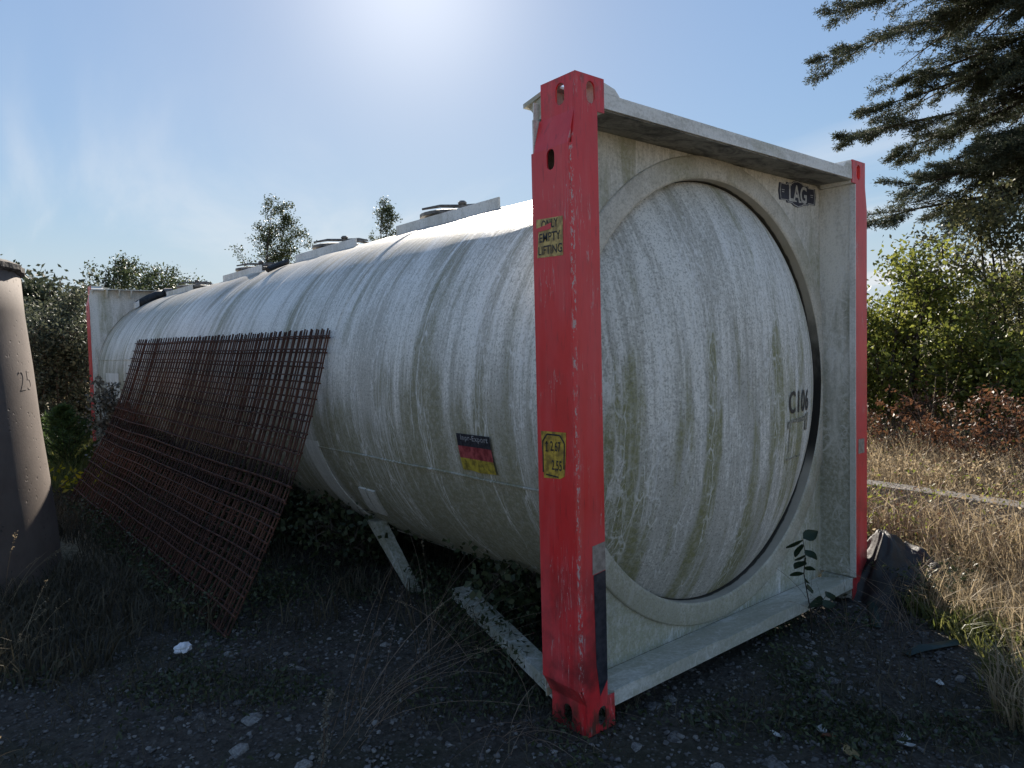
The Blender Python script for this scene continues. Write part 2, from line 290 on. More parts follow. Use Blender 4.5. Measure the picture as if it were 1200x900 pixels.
# ------------------------------------------------------------------ mesh helpers
class MB:
    def __init__(s): s.v = []; s.f = []; s.mi = []
    def add(s, vs, fs, mi=0):
        b = len(s.v); s.v += [tuple(p) for p in vs]; s.f += [tuple(b+i for i in f) for f in fs]; s.mi += [mi]*len(fs)
    def box(s, a, b, mi=0):
        x0,y0,z0 = a; x1,y1,z1 = b
        s.add([(x0,y0,z0),(x1,y0,z0),(x1,y1,z0),(x0,y1,z0),(x0,y0,z1),(x1,y0,z1),(x1,y1,z1),(x0,y1,z1)],
              [(0,3,2,1),(4,5,6,7),(0,1,5,4),(1,2,6,5),(2,3,7,6),(3,0,4,7)], mi)
    def hexa(s, p, mi=0):
        s.add(p, [(0,3,2,1),(4,5,6,7),(0,1,5,4),(1,2,6,5),(2,3,7,6),(3,0,4,7)], mi)
    def tube(s, pts, rad, n=6, mi=0, cap=True):
        pts = [Vector(p) for p in pts]; rad = rad if hasattr(rad, '__len__') else [rad]*len(pts)
        vs = []; up = Vector((0.13, 0.21, 0.97))
        for i, p in enumerate(pts):
            d = (pts[min(i+1, len(pts)-1)] - pts[max(i-1, 0)])
            if d.length < 1e-9: d = Vector((0,0,1))
            d.normalize(); a = d.cross(up)
            if a.length < 1e-3: a = d.cross(Vector((1,0,0)))
            a.normalize(); b = d.cross(a)
            for k in range(n):
                t = 2*math.pi*k/n; vs.append(p + rad[i]*(math.cos(t)*a + math.sin(t)*b))
        fs = [(i*n+k, i*n+(k+1)%n, (i+1)*n+(k+1)%n, (i+1)*n+k) for i in range(len(pts)-1) for k in range(n)]
        if cap: fs += [tuple(reversed(range(n))), tuple(range((len(pts)-1)*n, len(pts)*n))]
        s.add(vs, fs, mi)
    def lathe(s, prof, c, axis='z', n=32, mi=0):
        vs = []
        for r, h in prof:
            for k in range(n):
                t = 2*math.pi*k/n; a, b = r*math.cos(t), r*math.sin(t)
                vs.append((c[0]+a, c[1]+b, c[2]+h) if axis == 'z' else (c[0]+a, c[1]+h, c[2]+b))
        fs = [(i*n+k, i*n+(k+1)%n, (i+1)*n+(k+1)%n, (i+1)*n+k) for i in range(len(prof)-1) for k in range(n)]
        s.add(vs, fs, mi)
    def plate(s, outline, holes, to3, t, mi=0, mi_wall=None):
        """flat plate with holes; to3(a,b,d) maps plate coords and depth d to space"""
        bm = bmesh.new(); es = []
        for loop in [outline] + holes:
            vv = [bm.verts.new((a, b, 0)) for a, b in loop]
            es += [bm.edges.new((vv[i], vv[(i+1) % len(vv)])) for i in range(len(vv))]
        bmesh.ops.triangle_fill(bm, use_beauty=True, use_dissolve=False, edges=es)
        bm.verts.index_update()
        vs = [(v.co.x, v.co.y) for v in bm.verts]; fs = [tuple(v.index for v in f.verts) for f in bm.faces]; bm.free()
        s.add([to3(a, b, 0) for a, b in vs], fs, mi); s.add([to3(a, b, t) for a, b in vs], [tuple(reversed(f)) for f in fs], mi)
        for loop in [outline] + holes:
            n = len(loop)
            s.add([to3(a, b, 0) for a, b in loop] + [to3(a, b, t) for a, b in loop],
                  [(i, (i+1) % n, n+(i+1) % n, n+i) for i in range(n)], mi if mi_wall is None else mi_wall)
    def build(s, name, mats, parent=None, smooth=False, loc=None):
        me = bpy.data.meshes.new(name); me.from_pydata(s.v, [], s.f)
        mats = mats if isinstance(mats, (list, tuple)) else [mats]
        for m in mats: me.materials.append(m)
        me.polygons.foreach_set('material_index', s.mi)
        bm = bmesh.new(); bm.from_mesh(me); bmesh.ops.recalc_face_normals(bm, faces=bm.faces); bm.to_mesh(me); bm.free()
        if smooth: me.polygons.foreach_set('use_smooth', [True]*len(me.polygons))
        me.update(); return link(name, me, parent, loc)
def link(name, me, parent=None, loc=None):
    o = bpy.data.objects.new(name, me); COL.objects.link(o)
    if parent is not None: o.parent = parent
    if loc is not None: o.location = loc
    return o
def tag(o, label=None, cat=None, group=None, kind=None):
    if label: o['label'] = label
    if cat: o['category'] = cat
    if group: o['group'] = group
    if kind: o['kind'] = kind
    return o
def thing(name, label, cat, loc=(0,0,0), group=None):
    o = bpy.data.objects.new(name, None); COL.objects.link(o); o.location = loc; o.empty_display_size = 0.2
    return tag(o, label, cat, group)
def oval(cx, cy, w, h, n=10):
    r = w/2; pts = []
    for k in range(n+1):
        t = math.pi*k/n; pts.append((cx + r*math.cos(t), cy + h/2 - r + r*math.sin(t)))
    for k in range(n+1):
        t = math.pi + math.pi*k/n; pts.append((cx + r*math.cos(t), cy - h/2 + r + r*math.sin(t)))
    return pts
def np_mesh(name, V, F, mat, parent=None, tint=None, loc=None, smooth=False):
    """fast mesh: V (n,3), F list of (k,m) int arrays of equal-size faces"""
    me = bpy.data.meshes.new(name); me.vertices.add(len(V)); me.vertices.foreach_set('co', np.ascontiguousarray(V, dtype=np.float32).ravel())
    F = [f for f in F if len(f)]
    loops = np.concatenate([f.ravel() for f in F]).astype(np.int32); sizes = np.concatenate([np.full(len(f), f.shape[1]) for f in F])
    starts = np.concatenate([[0], np.cumsum(sizes)[:-1]]).astype(np.int32)
    me.loops.add(len(loops)); me.loops.foreach_set('vertex_index', loops)
    me.polygons.add(len(sizes)); me.polygons.foreach_set('loop_start', starts)
    if smooth: me.polygons.foreach_set('use_smooth', np.ones(len(sizes), dtype=bool))
    me.materials.append(mat)
    if tint is not None:
        a = me.color_attributes.new('tint', 'FLOAT_COLOR', 'POINT')
        c = np.ones((len(V), 4), dtype=np.float32); c[:, :tint.shape[1]] = tint; a.data.foreach_set('color', c.ravel())
    me.update(calc_edges=True); me.validate()
    return link(name, me, parent, loc)

def text_part(name, body, mat, parent, fn, box, bold=0.0, curved=False):
    """letters fitted in box (w,h), mapped to space through fn(a,b)"""
    cu = bpy.data.curves.new(name, 'FONT'); cu.body = body; cu.space_character = 1.12 if curved else 1.0; cu.size = 1.0; cu.offset = bold; cu.resolution_u = 4
    to = bpy.data.objects.new(name, cu); me = bpy.data.meshes.new_from_object(to)
    bpy.data.objects.remove(to); bpy.data.curves.remove(cu)
    if curved:
        bm = bmesh.new(); bm.from_mesh(me); bmesh.ops.triangulate(bm, faces=bm.faces)
        for _ in range(3):
            lg = [e for e in bm.edges if e.calc_length() > .16]
            if lg: bmesh.ops.subdivide_edges(bm, edges=lg, cuts=1); bmesh.ops.triangulate(bm, faces=bm.faces)
        bm.to_mesh(me); bm.free()
    xs = [v.co.x for v in me.vertices]; ys = [v.co.y for v in me.vertices]
    x0, x1, y0, y1 = min(xs), max(xs), min(ys), max(ys)
    for v in me.vertices:
        v.co = fn((v.co.x-x0)/(x1-x0)*box[0] - box[0]/2, (v.co.y-y0)/(y1-y0)*box[1] - box[1]/2)
    me.name = name; me.materials.clear(); me.materials.append(mat)
    return link(name, me, parent)

# ------------------------------------------------------------------ ground
def hgt(x, y):
    x = np.asarray(x, float); y = np.asarray(y, float)
    d = np.hypot(x+0.5, y-1)
    n = 0.018*np.sin(1.9*x+0.7*y+0.5)*np.sin(1.3*y-0.8*x) + 0.010*np.sin(5.1*x+1.1)*np.sin(4.3*y+2.0) + 0.006*np.sin(11*x+3*y)*np.sin(9*y-4*x+1)
    n = n - 0.022
    under = np.exp(-(((x-0.1)/0.35)**2 + ((y-0.1)/0.35)**2)); n = n*(1-0.8*under)
    far = 0.10*np.sin(0.11*x+0.4)*np.sin(0.09*y+1.0)*np.clip((d-14)/20, 0, 1)
    # the ground rises a little towards the dry grass on the right and the scrub on the left
    rise = 0.10*np.clip((x-3.2)/2.5, 0, 1)
    return n + far + rise
def ground():
    rings = [0.0] + list(np.geomspace(0.25, 4000, 110)); na = 300
    V = []; 
    for r in rings[1:]:
        t = np.linspace(0, 2*np.pi, na, endpoint=False)
        x = -0.5 + r*np.cos(t); y = 0.5 + r*np.sin(t); V.append(np.stack([x, y, hgt(x, y)], 1))
    V = np.concatenate(V); c = np.array([[-0.5, 0.5, float(hgt(-0.5, 0.5))]]); V = np.concatenate([V, c])
    k = np.arange(na); nr = len(rings)-1
    Q = np.concatenate([np.stack([i*na+k, i*na+(k+1) % na, (i+1)*na+(k+1) % na, (i+1)*na+k], 1) for i in range(nr-1)])
    T = np.stack([np.full(na, len(V)-1), (k+1) % na, k], 1)
    M = Mat('gravelly_soil', 0.9, 0.2)
    n = M.noise(1.1, 6, 0.65); f = M.noise(26, 6, 0.7); g = M.vor(34, 'F1'); g2 = M.vor(75, 'F1', loc=(3, 3, 3))
    c = M.mix(M.ramp(f, 0.3, 0.7), (0.032, 0.028, 0.024), (0.088, 0.078, 0.066))
    c = M.mix(M.ramp(n, 0.45, 0.62, 0, 0.6), c, (0.034, 0.036, 0.020))
    c = M.mix(M.ramp(g, 0.12, 0.3, 0.55, 0.0), c, (0.14, 0.135, 0.125))
    x, y, z = M.xyz()
    d = M.op('SQRT', M.add(M.mul(x, x), M.mul(y, y)))
    field = M.ramp(M.add(d, M.mul(n, 2.0)), 4.3, 7.0)  # field tone raised to bounce warm sunlight onto the shaded tank end
    c = M.mix(field, c, M.mix(M.ramp(f, 0.35, 0.7), (0.17, 0.14, 0.085), (0.36, 0.295, 0.19)))
    M.color(c); M.bump(M.add(M.add(M.mul(f, 0.9), M.mul(g, -0.5)), M.mul(g2, -0.25)), 0.9, 0.02)
    o = np_mesh('ground', V, [Q, T], M.m, smooth=True); tag(o, kind='structure'); return o
ground()

# ------------------------------------------------------------------ tank container
W, H, L = 2.55, 2.67, 10.21
CX, CZ, RT = 1.275, 1.34, 1.205
PD = 0.226     # depth of the posts; the end plates sit behind them
tank = thing('tank_container', 'long weathered white tank container with red corner posts lying on gravel', 'tank container')

def corner_post(mx, my, name='corner_post'):
    X = (lambda x: W-x) if mx else (lambda x: x)
    Y = (lambda y: L-y) if my else (lambda y: y)
    e = 0.036; mb = MB(); t = 0.008
    # front plate (red): one sheet from casting to casting
    out = [(e,H),(0.2,H),(0.2,2.535),(0.158,2.535),(0.158,0.135),(0.2,0.135),(0.2,0.0),(e,0.0),(e,0.13),(0.012,0.2),(0.012,2.39),(e,2.525)]
    mb.plate(out, [oval(0.122,2.603,0.047,0.088), oval(0.126,0.064,0.047,0.08)], lambda a,b,d: (X(a), Y(d), b), t, 0)
    # small chamfer between front and side
    mb.add([(X(.012),Y(0),.2),(X(.012),Y(0),2.39),(X(0),Y(.014),2.39),(X(0),Y(.014),.2)], [(0,1,2,3)], 0)
    # side plate (red), bent outwards between the castings
    def side(z0, z1, xa, xb, y1, holes=()):
        m = [(0.009, z0), (y1, z0), (y1, z1), (0.009, z1)]
        fx = lambda z: xa + (xb-xa)*(z-z0)/(z1-z0)
        mb.plate(m, list(holes), lambda a,b,d: (X(fx(b)+d), Y(a), b), t, 0)
    side(2.525, H, e, e, 0.2, [oval(0.087, 2.603, 0.05, 0.088)])
    side(2.39, 2.525, 0.0, e, 0.212)
    side(0.2, 2.39, 0.0, 0.0, PD, [oval(0.111, 2.345, 0.045, 0.082)])
    side(0.13, 0.2, e, 0.0, 0.22)
    side(0.0, 0.13, e, e, 0.21, [oval(0.115, 0.062, 0.05, 0.08)])
    # inner and back walls of the hollow post (white)
    mb.box((X(0.150), Y(t), 0.136), (X(0.158), Y(PD), 2.534), 1)
    mb.box((X(0.009), Y(PD-0.008), 0.14), (X(0.150), Y(PD), 2.53), 1)
    p = mb.build(name, [M_RED, M_WEB], tank)
    # castings: hollow boxes, red outside is the sheet above; here the inner walls, top and bottom
    for z0, z1, nm in ((2.536, H, 't'), (0.0, 0.134, 'b')):
        c = MB()
        c.box((X(0.192), Y(t), z0), (X(0.2), Y(0.2), z1), 0)
        c.box((X(e+t), Y(0.192), z0), (X(0.192), Y(0.2), z1), 0)
        if nm == 't':
            c.plate([(e+t, t), (0.192, t), (0.192, 0.192), (e+t, 0.192)], [oval(0.118, 0.1, 0.062, 0.11)], lambda a,b,d: (X(a), Y(b), H-0.002-d), 0.01, 0)
            c.box((X(e+t), Y(t), z0), (X(0.192), Y(0.192), z0+0.008), 0)
        else:
            c.box((X(e+t), Y(t), 0.002), (X(0.192), Y(0.192), 0.012), 0)
            c.box((X(e+t), Y(t), z1-0.01), (X(0.192), Y(0.192), z1-0.002), 0)
        c.build('corner_casting', [M_WEB], p)
    # gussets at the head: white plates running back and inwards
    g = MB()
    g.hexa([(X(e+.01),Y(.201),2.635),(X(.19),Y(.201),2.635),(X(.19),Y(.30),2.60),(X(e-.01),Y(.30),2.60),
            (X(e+.01),Y(.201),2.652),(X(.19),Y(.201),2.652),(X(.19),Y(.30),2.618),(X(e-.01),Y(.30),2.618)])
    g.hexa([(X(e+.012),Y(.201),2.54),(X(e+.022),Y(.201),2.54),(X(e+.022),Y(.228),2.54),(X(e+.012),Y(.228),2.54),
            (X(e+.012),Y(.201),2.634),(X(e+.022),Y(.201),2.634),(X(e+.022),Y(.29),2.604),(X(e+.012),Y(.29),2.604)])
    g.hexa([(X(.201),Y(.004),2.618),(X(.30),Y(.004),2.618),(X(.30),Y(.17),2.618),(X(.201),Y(.17),2.618),
            (X(.201),Y(.004),2.66),(X(.27),Y(.004),2.645),(X(.27),Y(.17),2.645),(X(.201),Y(.17),2.66)])
    g.build('gusset', M_BEAM, p)
    return p
posts = [corner_post(mx, my) for mx, my in ((0,0),(1,0),(0,1),(1,1))]
posts[0]['label'] = 'red corner post nearest the viewer with yellow stickers'

lip_ = MB(); lip_.box((W-.1655, -.0005, .14), (W-.1585, .035, 2.53)); lip_.build('post_lip', M_CLEAN, posts[1])
def cross_beams(my):
    Y = (lambda y: L-y) if my else (lambda y: y)
    t = MB()
    t.box((0.201, Y(0.002), 2.556), (W-0.201, Y(0.010), 2.616), 0)
    t.box((0.201, Y(0.010), 2.607), (W-0.201, Y(PD+0.12), 2.615), 0)
    t.build('top_beam', M_BEAM, tank)
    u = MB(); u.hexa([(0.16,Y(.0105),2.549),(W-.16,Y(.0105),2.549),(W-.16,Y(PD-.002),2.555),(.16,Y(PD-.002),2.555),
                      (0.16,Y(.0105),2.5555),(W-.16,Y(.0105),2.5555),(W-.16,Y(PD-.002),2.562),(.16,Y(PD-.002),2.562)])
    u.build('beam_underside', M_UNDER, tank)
    b = MB(); n = 26                                         # bottom beam, lip bent and knocked about
    for i in range(n):
        xa = 0.202 + (W-0.404)*i/n; xb = 0.202 + (W-0.404)*(i+1)/n
        def lip(x): return 0.004*math.sin(9*x) + 0.003*math.sin(23*x)
        za, zb_ = 0.142 + lip(xa), 0.142 + lip(xb)
        b.hexa([(xa,Y(0.002),.079),(xb,Y(0.002),.079),(xb,Y(0.010),.079),(xa,Y(0.010),.079),(xa,Y(.002),za),(xb,Y(.002),zb_),(xb,Y(.010),zb_),(xa,Y(.010),za)])
        b.hexa([(xa,Y(.0101),za-.009),(xb,Y(.0101),zb_-.009),(xb,Y(PD-.004),.091),(xa,Y(PD-.004),.091),(xa,Y(.0101),za-.001),(xb,Y(.0101),zb_-.001),(xb,Y(PD-.004),.101),(xa,Y(PD-.004),.101)])
    b.build('bottom_beam', M_BEAM, tank)
    # end plate with the round opening for the tank end
    p = MB(); n = 96
    circ = [(CX+1.215*math.cos(2*math.pi*k/n), CZ+1.215*math.sin(2*math.pi*k/n)) for k in range(n)]
    p.plate([(0.02,0.10),(W-0.02,0.10),(W-0.02,2.604),(0.02,2.604)], [circ], lambda a,b_,d: (a, Y(PD+d), b_), 0.006, 0)
    pl = p.build('end_plate', M_PLATE, tank)
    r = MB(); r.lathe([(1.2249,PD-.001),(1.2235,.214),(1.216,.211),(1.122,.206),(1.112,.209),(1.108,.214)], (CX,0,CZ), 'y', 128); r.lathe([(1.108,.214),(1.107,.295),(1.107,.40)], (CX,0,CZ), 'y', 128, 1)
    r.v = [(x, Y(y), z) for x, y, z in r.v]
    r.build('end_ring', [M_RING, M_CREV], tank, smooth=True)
    return pl
def ydish(r): return 0.285 - 0.28*(1-(min(r, 1.104)/1.104)**3.0)
plate0 = cross_beams(0); cross_beams(1)
def dish(my):
    d = MB(); rr = [0.001] + [1.104*math.sin(math.pi/2*k/40) for k in range(1, 41)]
    d.lathe([(r, ydish(r)) for r in rr] + [(1.1045, 0.42)], (CX,0,CZ), 'y', 192)
    d.v = [(x, L-y if my else y, z) for x, y, z in d.v]
    return d.build('tank_end', M_DISH, tank, smooth=True)
dish0 = dish(0); dish(1)

# barrel: cladding sheets lapped every metre and a half, slightly wavy
def barrel():
    seams = [2.35, 3.92, 5.28, 6.85, 8.3]
    ys = sorted(set([PD+.007, 0.3, 0.42] + list(np.linspace(0.5, L-0.5, 150)) + [s-0.004 for s in seams] + [s+0.004 for s in seams] + [L-PD-.007]))
    na = 144; V = []
    for y in ys:
        step = 0.0045*(sum(1 for s in seams if y > s) % 2)
        for k in range(na):
            t = 2*math.pi*k/na
            wv = 0.0035*mnoise.noise(Vector((y*1.3, 2.2*math.cos(t), 2.2*math.sin(t)))) + 0.0018*math.sin(y*9+1.5*math.sin(3*t))
            dent = -0.03*math.exp(-(((y-5.45)/0.22)**2)) * math.exp(-(((t-2.2)/0.5)**2))
            r = RT + step + wv + dent; V.append((CX+r*math.cos(t), y, CZ+r*math.sin(t)))
    n = len(ys); m = MB()
    m.add(V, [(i*na+k, i*na+(k+1) % na, (i+1)*na+(k+1) % na, (i+1)*na+k) for i in range(n-1) for k in range(na)])
    return m.build('tank_shell', M_SHELL, tank, smooth=True)
shell = barrel()
def on_shell(y, z, off=0.0, upper=False):           # near side of the shell
    s = max(-1, min(1, (z-CZ)/RT)); t = math.asin(s); r = RT + off
    return Vector((CX - r*math.cos(t), y, CZ + r*math.sin(t)))
# the long lap joint along the side
for zj, y0, y1 in ((0.955, 0.25, 9.9), (1.58, 7.6, 9.95)):
    m = MB(); n = 60; vs = []
    for i in range(n+1):
        y = y0 + (y1-y0)*i/n; wob = 0.002*math.sin(y*7)
        for dz, off in ((-0.006, 0.003), (-0.005, 0.011), (0.003, 0.012), (0.005, 0.003)):
            vs.append(on_shell(y, zj + wob + dz, off))
    m.add(vs, [(i*4+k, i*4+k+1, (i+1)*4+k+1, (i+1)*4+k) for i in range(n) for k in range(3)])
    m.build('lap_joint', M_SHELL, shell)
def band(y0, y1, t0, t1, off, name, mat, n=48):
    m = MB(); vs = []
    for i in range(n+1):
        t = t0 + (t1-t0)*i/n
        for y, o in ((y0, 0.0), (y0, off), (y1, off), (y1, 0.0)):
            vs.append((CX - (RT+o)*math.cos(t), y, CZ + (RT+o)*math.sin(t)))
    m.add(vs, [(i*4+k, i*4+k+1, (i+1)*4+k+1, (i+1)*4+k) for i in range(n) for k in range(3)])
    return m.build(name, mat, shell)
band(2.64, 2.86, -0.29, -1.5, 0.012, 'support_band', M_CLEAN)
band(8.55, 9.35, 0.05, -1.2, 0.012, 'support_band', M_CLEAN)
# saddle: bracket plate, leg and diagonal brace under the belly
def shell_patch(y0, y1, z0, z1, off, name, slope=0.0):
    m = MB(); n = 8; vs = []
    for i in range(n+1):
        z = z0 + (z1-z0)*i/n; dy = slope*i/n
        for y, o in ((y0+dy, 0.0), (y0+dy, off), (y1+dy, off), (y1+dy, 0.0)): vs.append(on_shell(y, z, o))
    m.add(vs, [(i*4+k, i*4+k+1, (i+1)*4+k+1, (i+1)*4+k) for i in range(n) for k in range(3)] + [(0,1,2,3), (n*4, n*4+1, n*4+2, n*4+3)])
    return m.build(name, M_CLEAN, tank)
shell_patch(2.22, 2.315, .70, .50, .014, 'saddle_plate', .12); shell_patch(2.10, 2.205, .70, .50, .014, 'saddle_plate', .12)
s = MB(); s.hexa([(.48,2.01,-.03),(.54,2.01,-.03),(.54,2.10,-.03),(.48,2.10,-.03),(.44,2.46,.40),(.53,2.46,.40),(.53,2.60,.40),(.44,2.60,.40)])
s.build('saddle_leg', M_WEB, tank)
s = MB(); s.hexa([(.07,.22,.055),(.17,.22,.055),(.62,1.60,.055),(.50,1.62,.055),(.07,.22,.118),(.17,.22,.118),(.62,1.60,.118),(.50,1.62,.118)])
s.build('bottom_brace', M_WEB, tank)
s = MB(); s.box((1.12, PD+.01, 0.06), (1.22, L-PD-.01, 0.16)); s.build('sole_beam', M_WEB, tank)
s = MB(); s.box((1.40, PD+.01, 0.06), (1.50, L-PD-.01, 0.16)); s.build('sole_beam', M_WEB, tank)
# spill boxes with manlids along the crest
def zs(x): return CZ + math.sqrt(RT*RT-(x-CX)**2)
for i, (y0, y1) in enumerate(((1.56, 2.82), (3.48, 4.72), (5.62, 6.85), (8.1, 9.35))):
    bx = MB(); xa, xb = 0.90, 1.65; hb = 0.072; jt = 0.004*math.sin(5*i)
    def coam(x, s_): 
        bx.hexa([(x, y0, zs(x)-.02), (x+s_*.012, y0, zs(x)-.02), (x+s_*.012, y1, zs(x)-.02), (x, y1, zs(x)-.02),
                 (x, y0, zs(x)+hb), (x+s_*.012, y0, zs(x)+hb+jt), (x+s_*.012, y1, zs(x)+hb-jt), (x, y1, zs(x)+hb)])
    coam(xa, 1); coam(xb, -1)
    bx.box((xa+.013, y0, zs(xa)-.01), (xb-.013, y0+.012, zs(xa)+.012)); bx.box((xa+.013, y1-.012, zs(xa)-.01), (xb-.013, y1, zs(xa)+.012))
    b_ = bx.build('spill_box', M_CLEAN, tank)
    lx, ly = 1.22, y0 + 0.62*(y1-y0); z0 = CZ+RT
    h = MB(); h.lathe([(0.22, -0.01), (0.22, 0.05), (0.26, 0.052), (0.26, 0.075), (0.23, 0.082), (0.10, 0.10), (0.001, 0.104)], (lx, ly+.16, z0), 'z', 28)
    h.build('manlid', M_DARKSTEEL, tank)
    k = MB()
    k.tube([(lx-.02, ly+.02, z0+.08), (lx-.02, ly+.02, z0+.14)], 0.016, 8); k.lathe([(0.001,.0),(.03,.004),(.034,.016),(.022,.028),(.001,.03)], (lx-.02, ly+.02, z0+.13), 'z', 10)
    k.tube([(lx-.22, ly+.26, z0+.115), (lx-.13, ly+.15, z0+.13), (lx-.02, ly+.02, z0+.12), (lx+.08, ly-.08, z0+.125), (lx+.13, ly-.16, z0+.105)], [.008,.012,.013,.012,.008], 7)
    k.tube([(lx-.1, ly-.16, z0+.08), (lx+.05, ly-.14, z0+.095), (lx+.2, ly-.10, z0+.085)], 0.012, 6)
    k.build('clamp_handle', M_DARKSTEEL, tank)
hb = MB(); hb.tube([(.62, 4.72, 2.40), (.74, 4.76, 2.455), (.85, 4.80, 2.497)], 0.028, 10); hb.build('drain_spout', M_BLACK, tank)
# hose laid over the shoulder at the far end, and its cap
hz = MB(); hz.tube([(.60, 9.72, 2.385), (.72, 9.76, 2.46), (.86, 9.80, 2.535), (.98, 9.82, 2.575)], 0.062, 12); hz.build('hose', M_BLACK, tank, smooth=True)
hz = MB(); hz.tube([(.985, 9.82, 2.577), (1.10, 9.83, 2.585)], 0.072, 14); hz.build('hose_cap', M_DARKSTEEL, tank)
hz = MB(); hz.hexa([(.55,9.66,2.33),(.60,9.66,2.36),(.60,9.80,2.36),(.55,9.80,2.33),(.55,9.66,2.41),(.60,9.66,2.45),(.60,9.80,2.45),(.55,9.80,2.41)]); hz.build('hose_bracket', M_CLEAN, tank)
# crossing bracket ribs at the far frame head
for k_ in range(3):
    s = MB(); s.hexa([(.22+.16*k_, L-.30, 2.50),(.235+.16*k_, L-.30, 2.50),(.235+.16*k_, L-PD-.007, 2.50),(.22+.16*k_, L-PD-.007, 2.50),
                      (.22+.16*k_, L-.36, 2.605),(.235+.16*k_, L-.36, 2.605),(.235+.16*k_, L-PD-.007, 2.605),(.22+.16*k_, L-PD-.007, 2.605)]); s.build('frame_rib', M_BEAM, tank)

# --- stickers and lettering
P0 = posts[0]
def on_side(yc, zc, off): return lambda a, b: Vector((-off, yc - a, zc + b))
st = MB(); yc, zc = 0.124, 2.037
st.add([(-.0015, .203, 2.118), (-.0015, .046, 2.112), (-.0015, .048, 1.957), (-.0015, .201, 1.962), (-.0015, .19, 2.07), (-.0015, .203, 2.085)], [(0, 1, 2, 3, 4, 5)])
stk = st.build('lifting_sticker', M_TAN, P0)
for txt, z_, w_ in (('ONLY', 2.092, .098), ('EMPTY', 2.040, .125), ('LIFTING', 1.989, .140)):
    text_part('lettering', txt, M_INK, stk, on_side(0.122, z_, 0.0028), (w_, 0.036), 0.012)
tr = MB(); tr.add([(-.0032, .203, 2.082), (-.0032, .15, 2.088), (-.0032, .112, 2.095), (-.0032, .115, 2.070), (-.0032, .16, 2.068), (-.0032, .203, 2.066)], [(0,1,2,3,4,5)])
tr.build('torn_strip', M_RED, stk)
st = MB(); st.add([(-.0015, .203, 1.247), (-.0015, .052, 1.250), (-.0015, .056, 1.155), (-.0015, .066, 1.070), (-.0015, .092, 1.058), (-.0015, .19, 1.052)], [(0,1,2,3,4,5)])
stk = st.build('height_sticker', M_YEL, P0)
fr = MB()
def strip(p, q, wd, off=0.0028):
    d = Vector((q[0]-p[0], q[1]-p[1])); d.normalize(); nrm = Vector((-d.y, d.x))*wd/2
    fr.add([(-off, p[0]+nrm.x, p[1]+nrm.y), (-off, q[0]+nrm.x, q[1]+nrm.y), (-off, q[0]-nrm.x, q[1]-nrm.y), (-off, p[0]-nrm.x, p[1]-nrm.y)], [(0,1,2,3)])
loop = [(.192,1.075),(.192,1.205),(.165,1.236),(.088,1.236),(.062,1.205),(.068,1.10)]
for i in range(len(loop)-1): strip(loop[i], loop[i+1], .007)
strip((.175, 1.068), (.10, 1.064), .006)
strip((.168, 1.165), (.168, 1.205), .005); strip((.175,1.195),(.168,1.206),.005); strip((.161,1.195),(.168,1.206),.005); strip((.176,1.166),(.160,1.166),.004)
fr.build('sticker_border', M_INK, stk)
text_part('lettering', '2,67', M_INK, stk, on_side(.115, 1.186, .0028), (.062, .048), 0.014)
text_part('lettering', '2,55', M_INK, stk, on_side(.110, 1.108, .0028), (.060, .048), 0.014)
pt = MB(); pt.add([(.082, -.0015, .782), (.1575, -.0015, .790), (.1575, -.0015, .672), (.080, -.0015, .664)], [(0,1,2,3)]); pt.build('worn_patch', M_PATCH, P0)
pt = MB(); pt.add([(.086, -.0015, .662), (.1575, -.0015, .670), (.1575, -.0015, .21), (.112, -.0015, .15), (.092, -.0015, .30)], [(0,1,2,3,4)]); pt.build('dark_strip', M_DARKFILM, P0)
# remnant of a label on the far right post of the near end
pt = MB(); pt.add([(2.42, -.0015, .90), (2.50, -.0015, .90), (2.50, -.0015, .99), (2.42, -.0015, .99)], [(0,1,2,3)]); pt.build('worn_patch', M_PATCH, posts[1])
# flag on the shell
def flag_fn(a, b): return on_shell(0.785 - a, 1.086 + b, 0.009)
fl = MB(); ny, nzs = 4, 9
vs = []; zcuts = [0.094, 0.07, 0.032, 0.0315, 0.0, -0.03, -0.0305, -0.06, -0.094]
for zz in zcuts:
    for i in range(ny+1):
        edge = 0.137 - 0.27*i/ny; vs.append(flag_fn(-edge - 0.0*zz, zz + 0.004*math.sin(i*2.1)*(zz < -0.09)))
fs = [(r*(ny+1)+c, r*(ny+1)+c+1, (r+1)*(ny+1)+c+1, (r+1)*(ny+1)+c) for r in range(nzs-1) for c in range(ny)]
fl.add(vs, fs); fl.mi = [0 if r < 2 else (1 if r < 5 else 2) for r in range(nzs-1) for c in range(ny)]
flag = fl.build('flag_sticker', [M_FLAGK, M_FLAGR, M_FLAGY], shell)
text_part('lettering', 'Inpr-Export', M_GREYTXT, flag, lambda a, b: on_shell(0.785-a-.01, 1.158+b, 0.0115), (0.22, 0.036), 0.01, True)
# C106 on the tank end
def dish_fn(xc, zc, off): 
    def f(a, b):
        x, z = xc+a, zc+b; return Vector((x, ydish(math.hypot(x-CX, z-CZ)) - off, z))
    return f
text_part('fleet_number', 'C106', M_INK, dish0, dish_fn(1.790, 1.264, .004), (0.30, 0.125), 0.016, True)
rs = MB()
def smear(x0, x1, z0, z1, n=8):
    vs = []; 
    for i in range(n+1):
        for j in range(2):
            x = x0+(x1-x0)*i/n; z = (z0 if j == 0 else z1) + random.uniform(-.004, .004); vs.append(dish_fn(x, z, .0045)(0, 0))
    rs.add(vs, [(2*i, 2*i+2, 2*i+3, 2*i+1) for i in range(n)])
smear(1.66, 1.93, 1.150, 1.172); smear(1.89, 1.945, 1.09, 1.19); smear(1.64, 1.86, .945, .956); smear(1.655, 1.662, .99, 1.14, 3); smear(1.630, 1.665, 1.12, 1.16, 3)
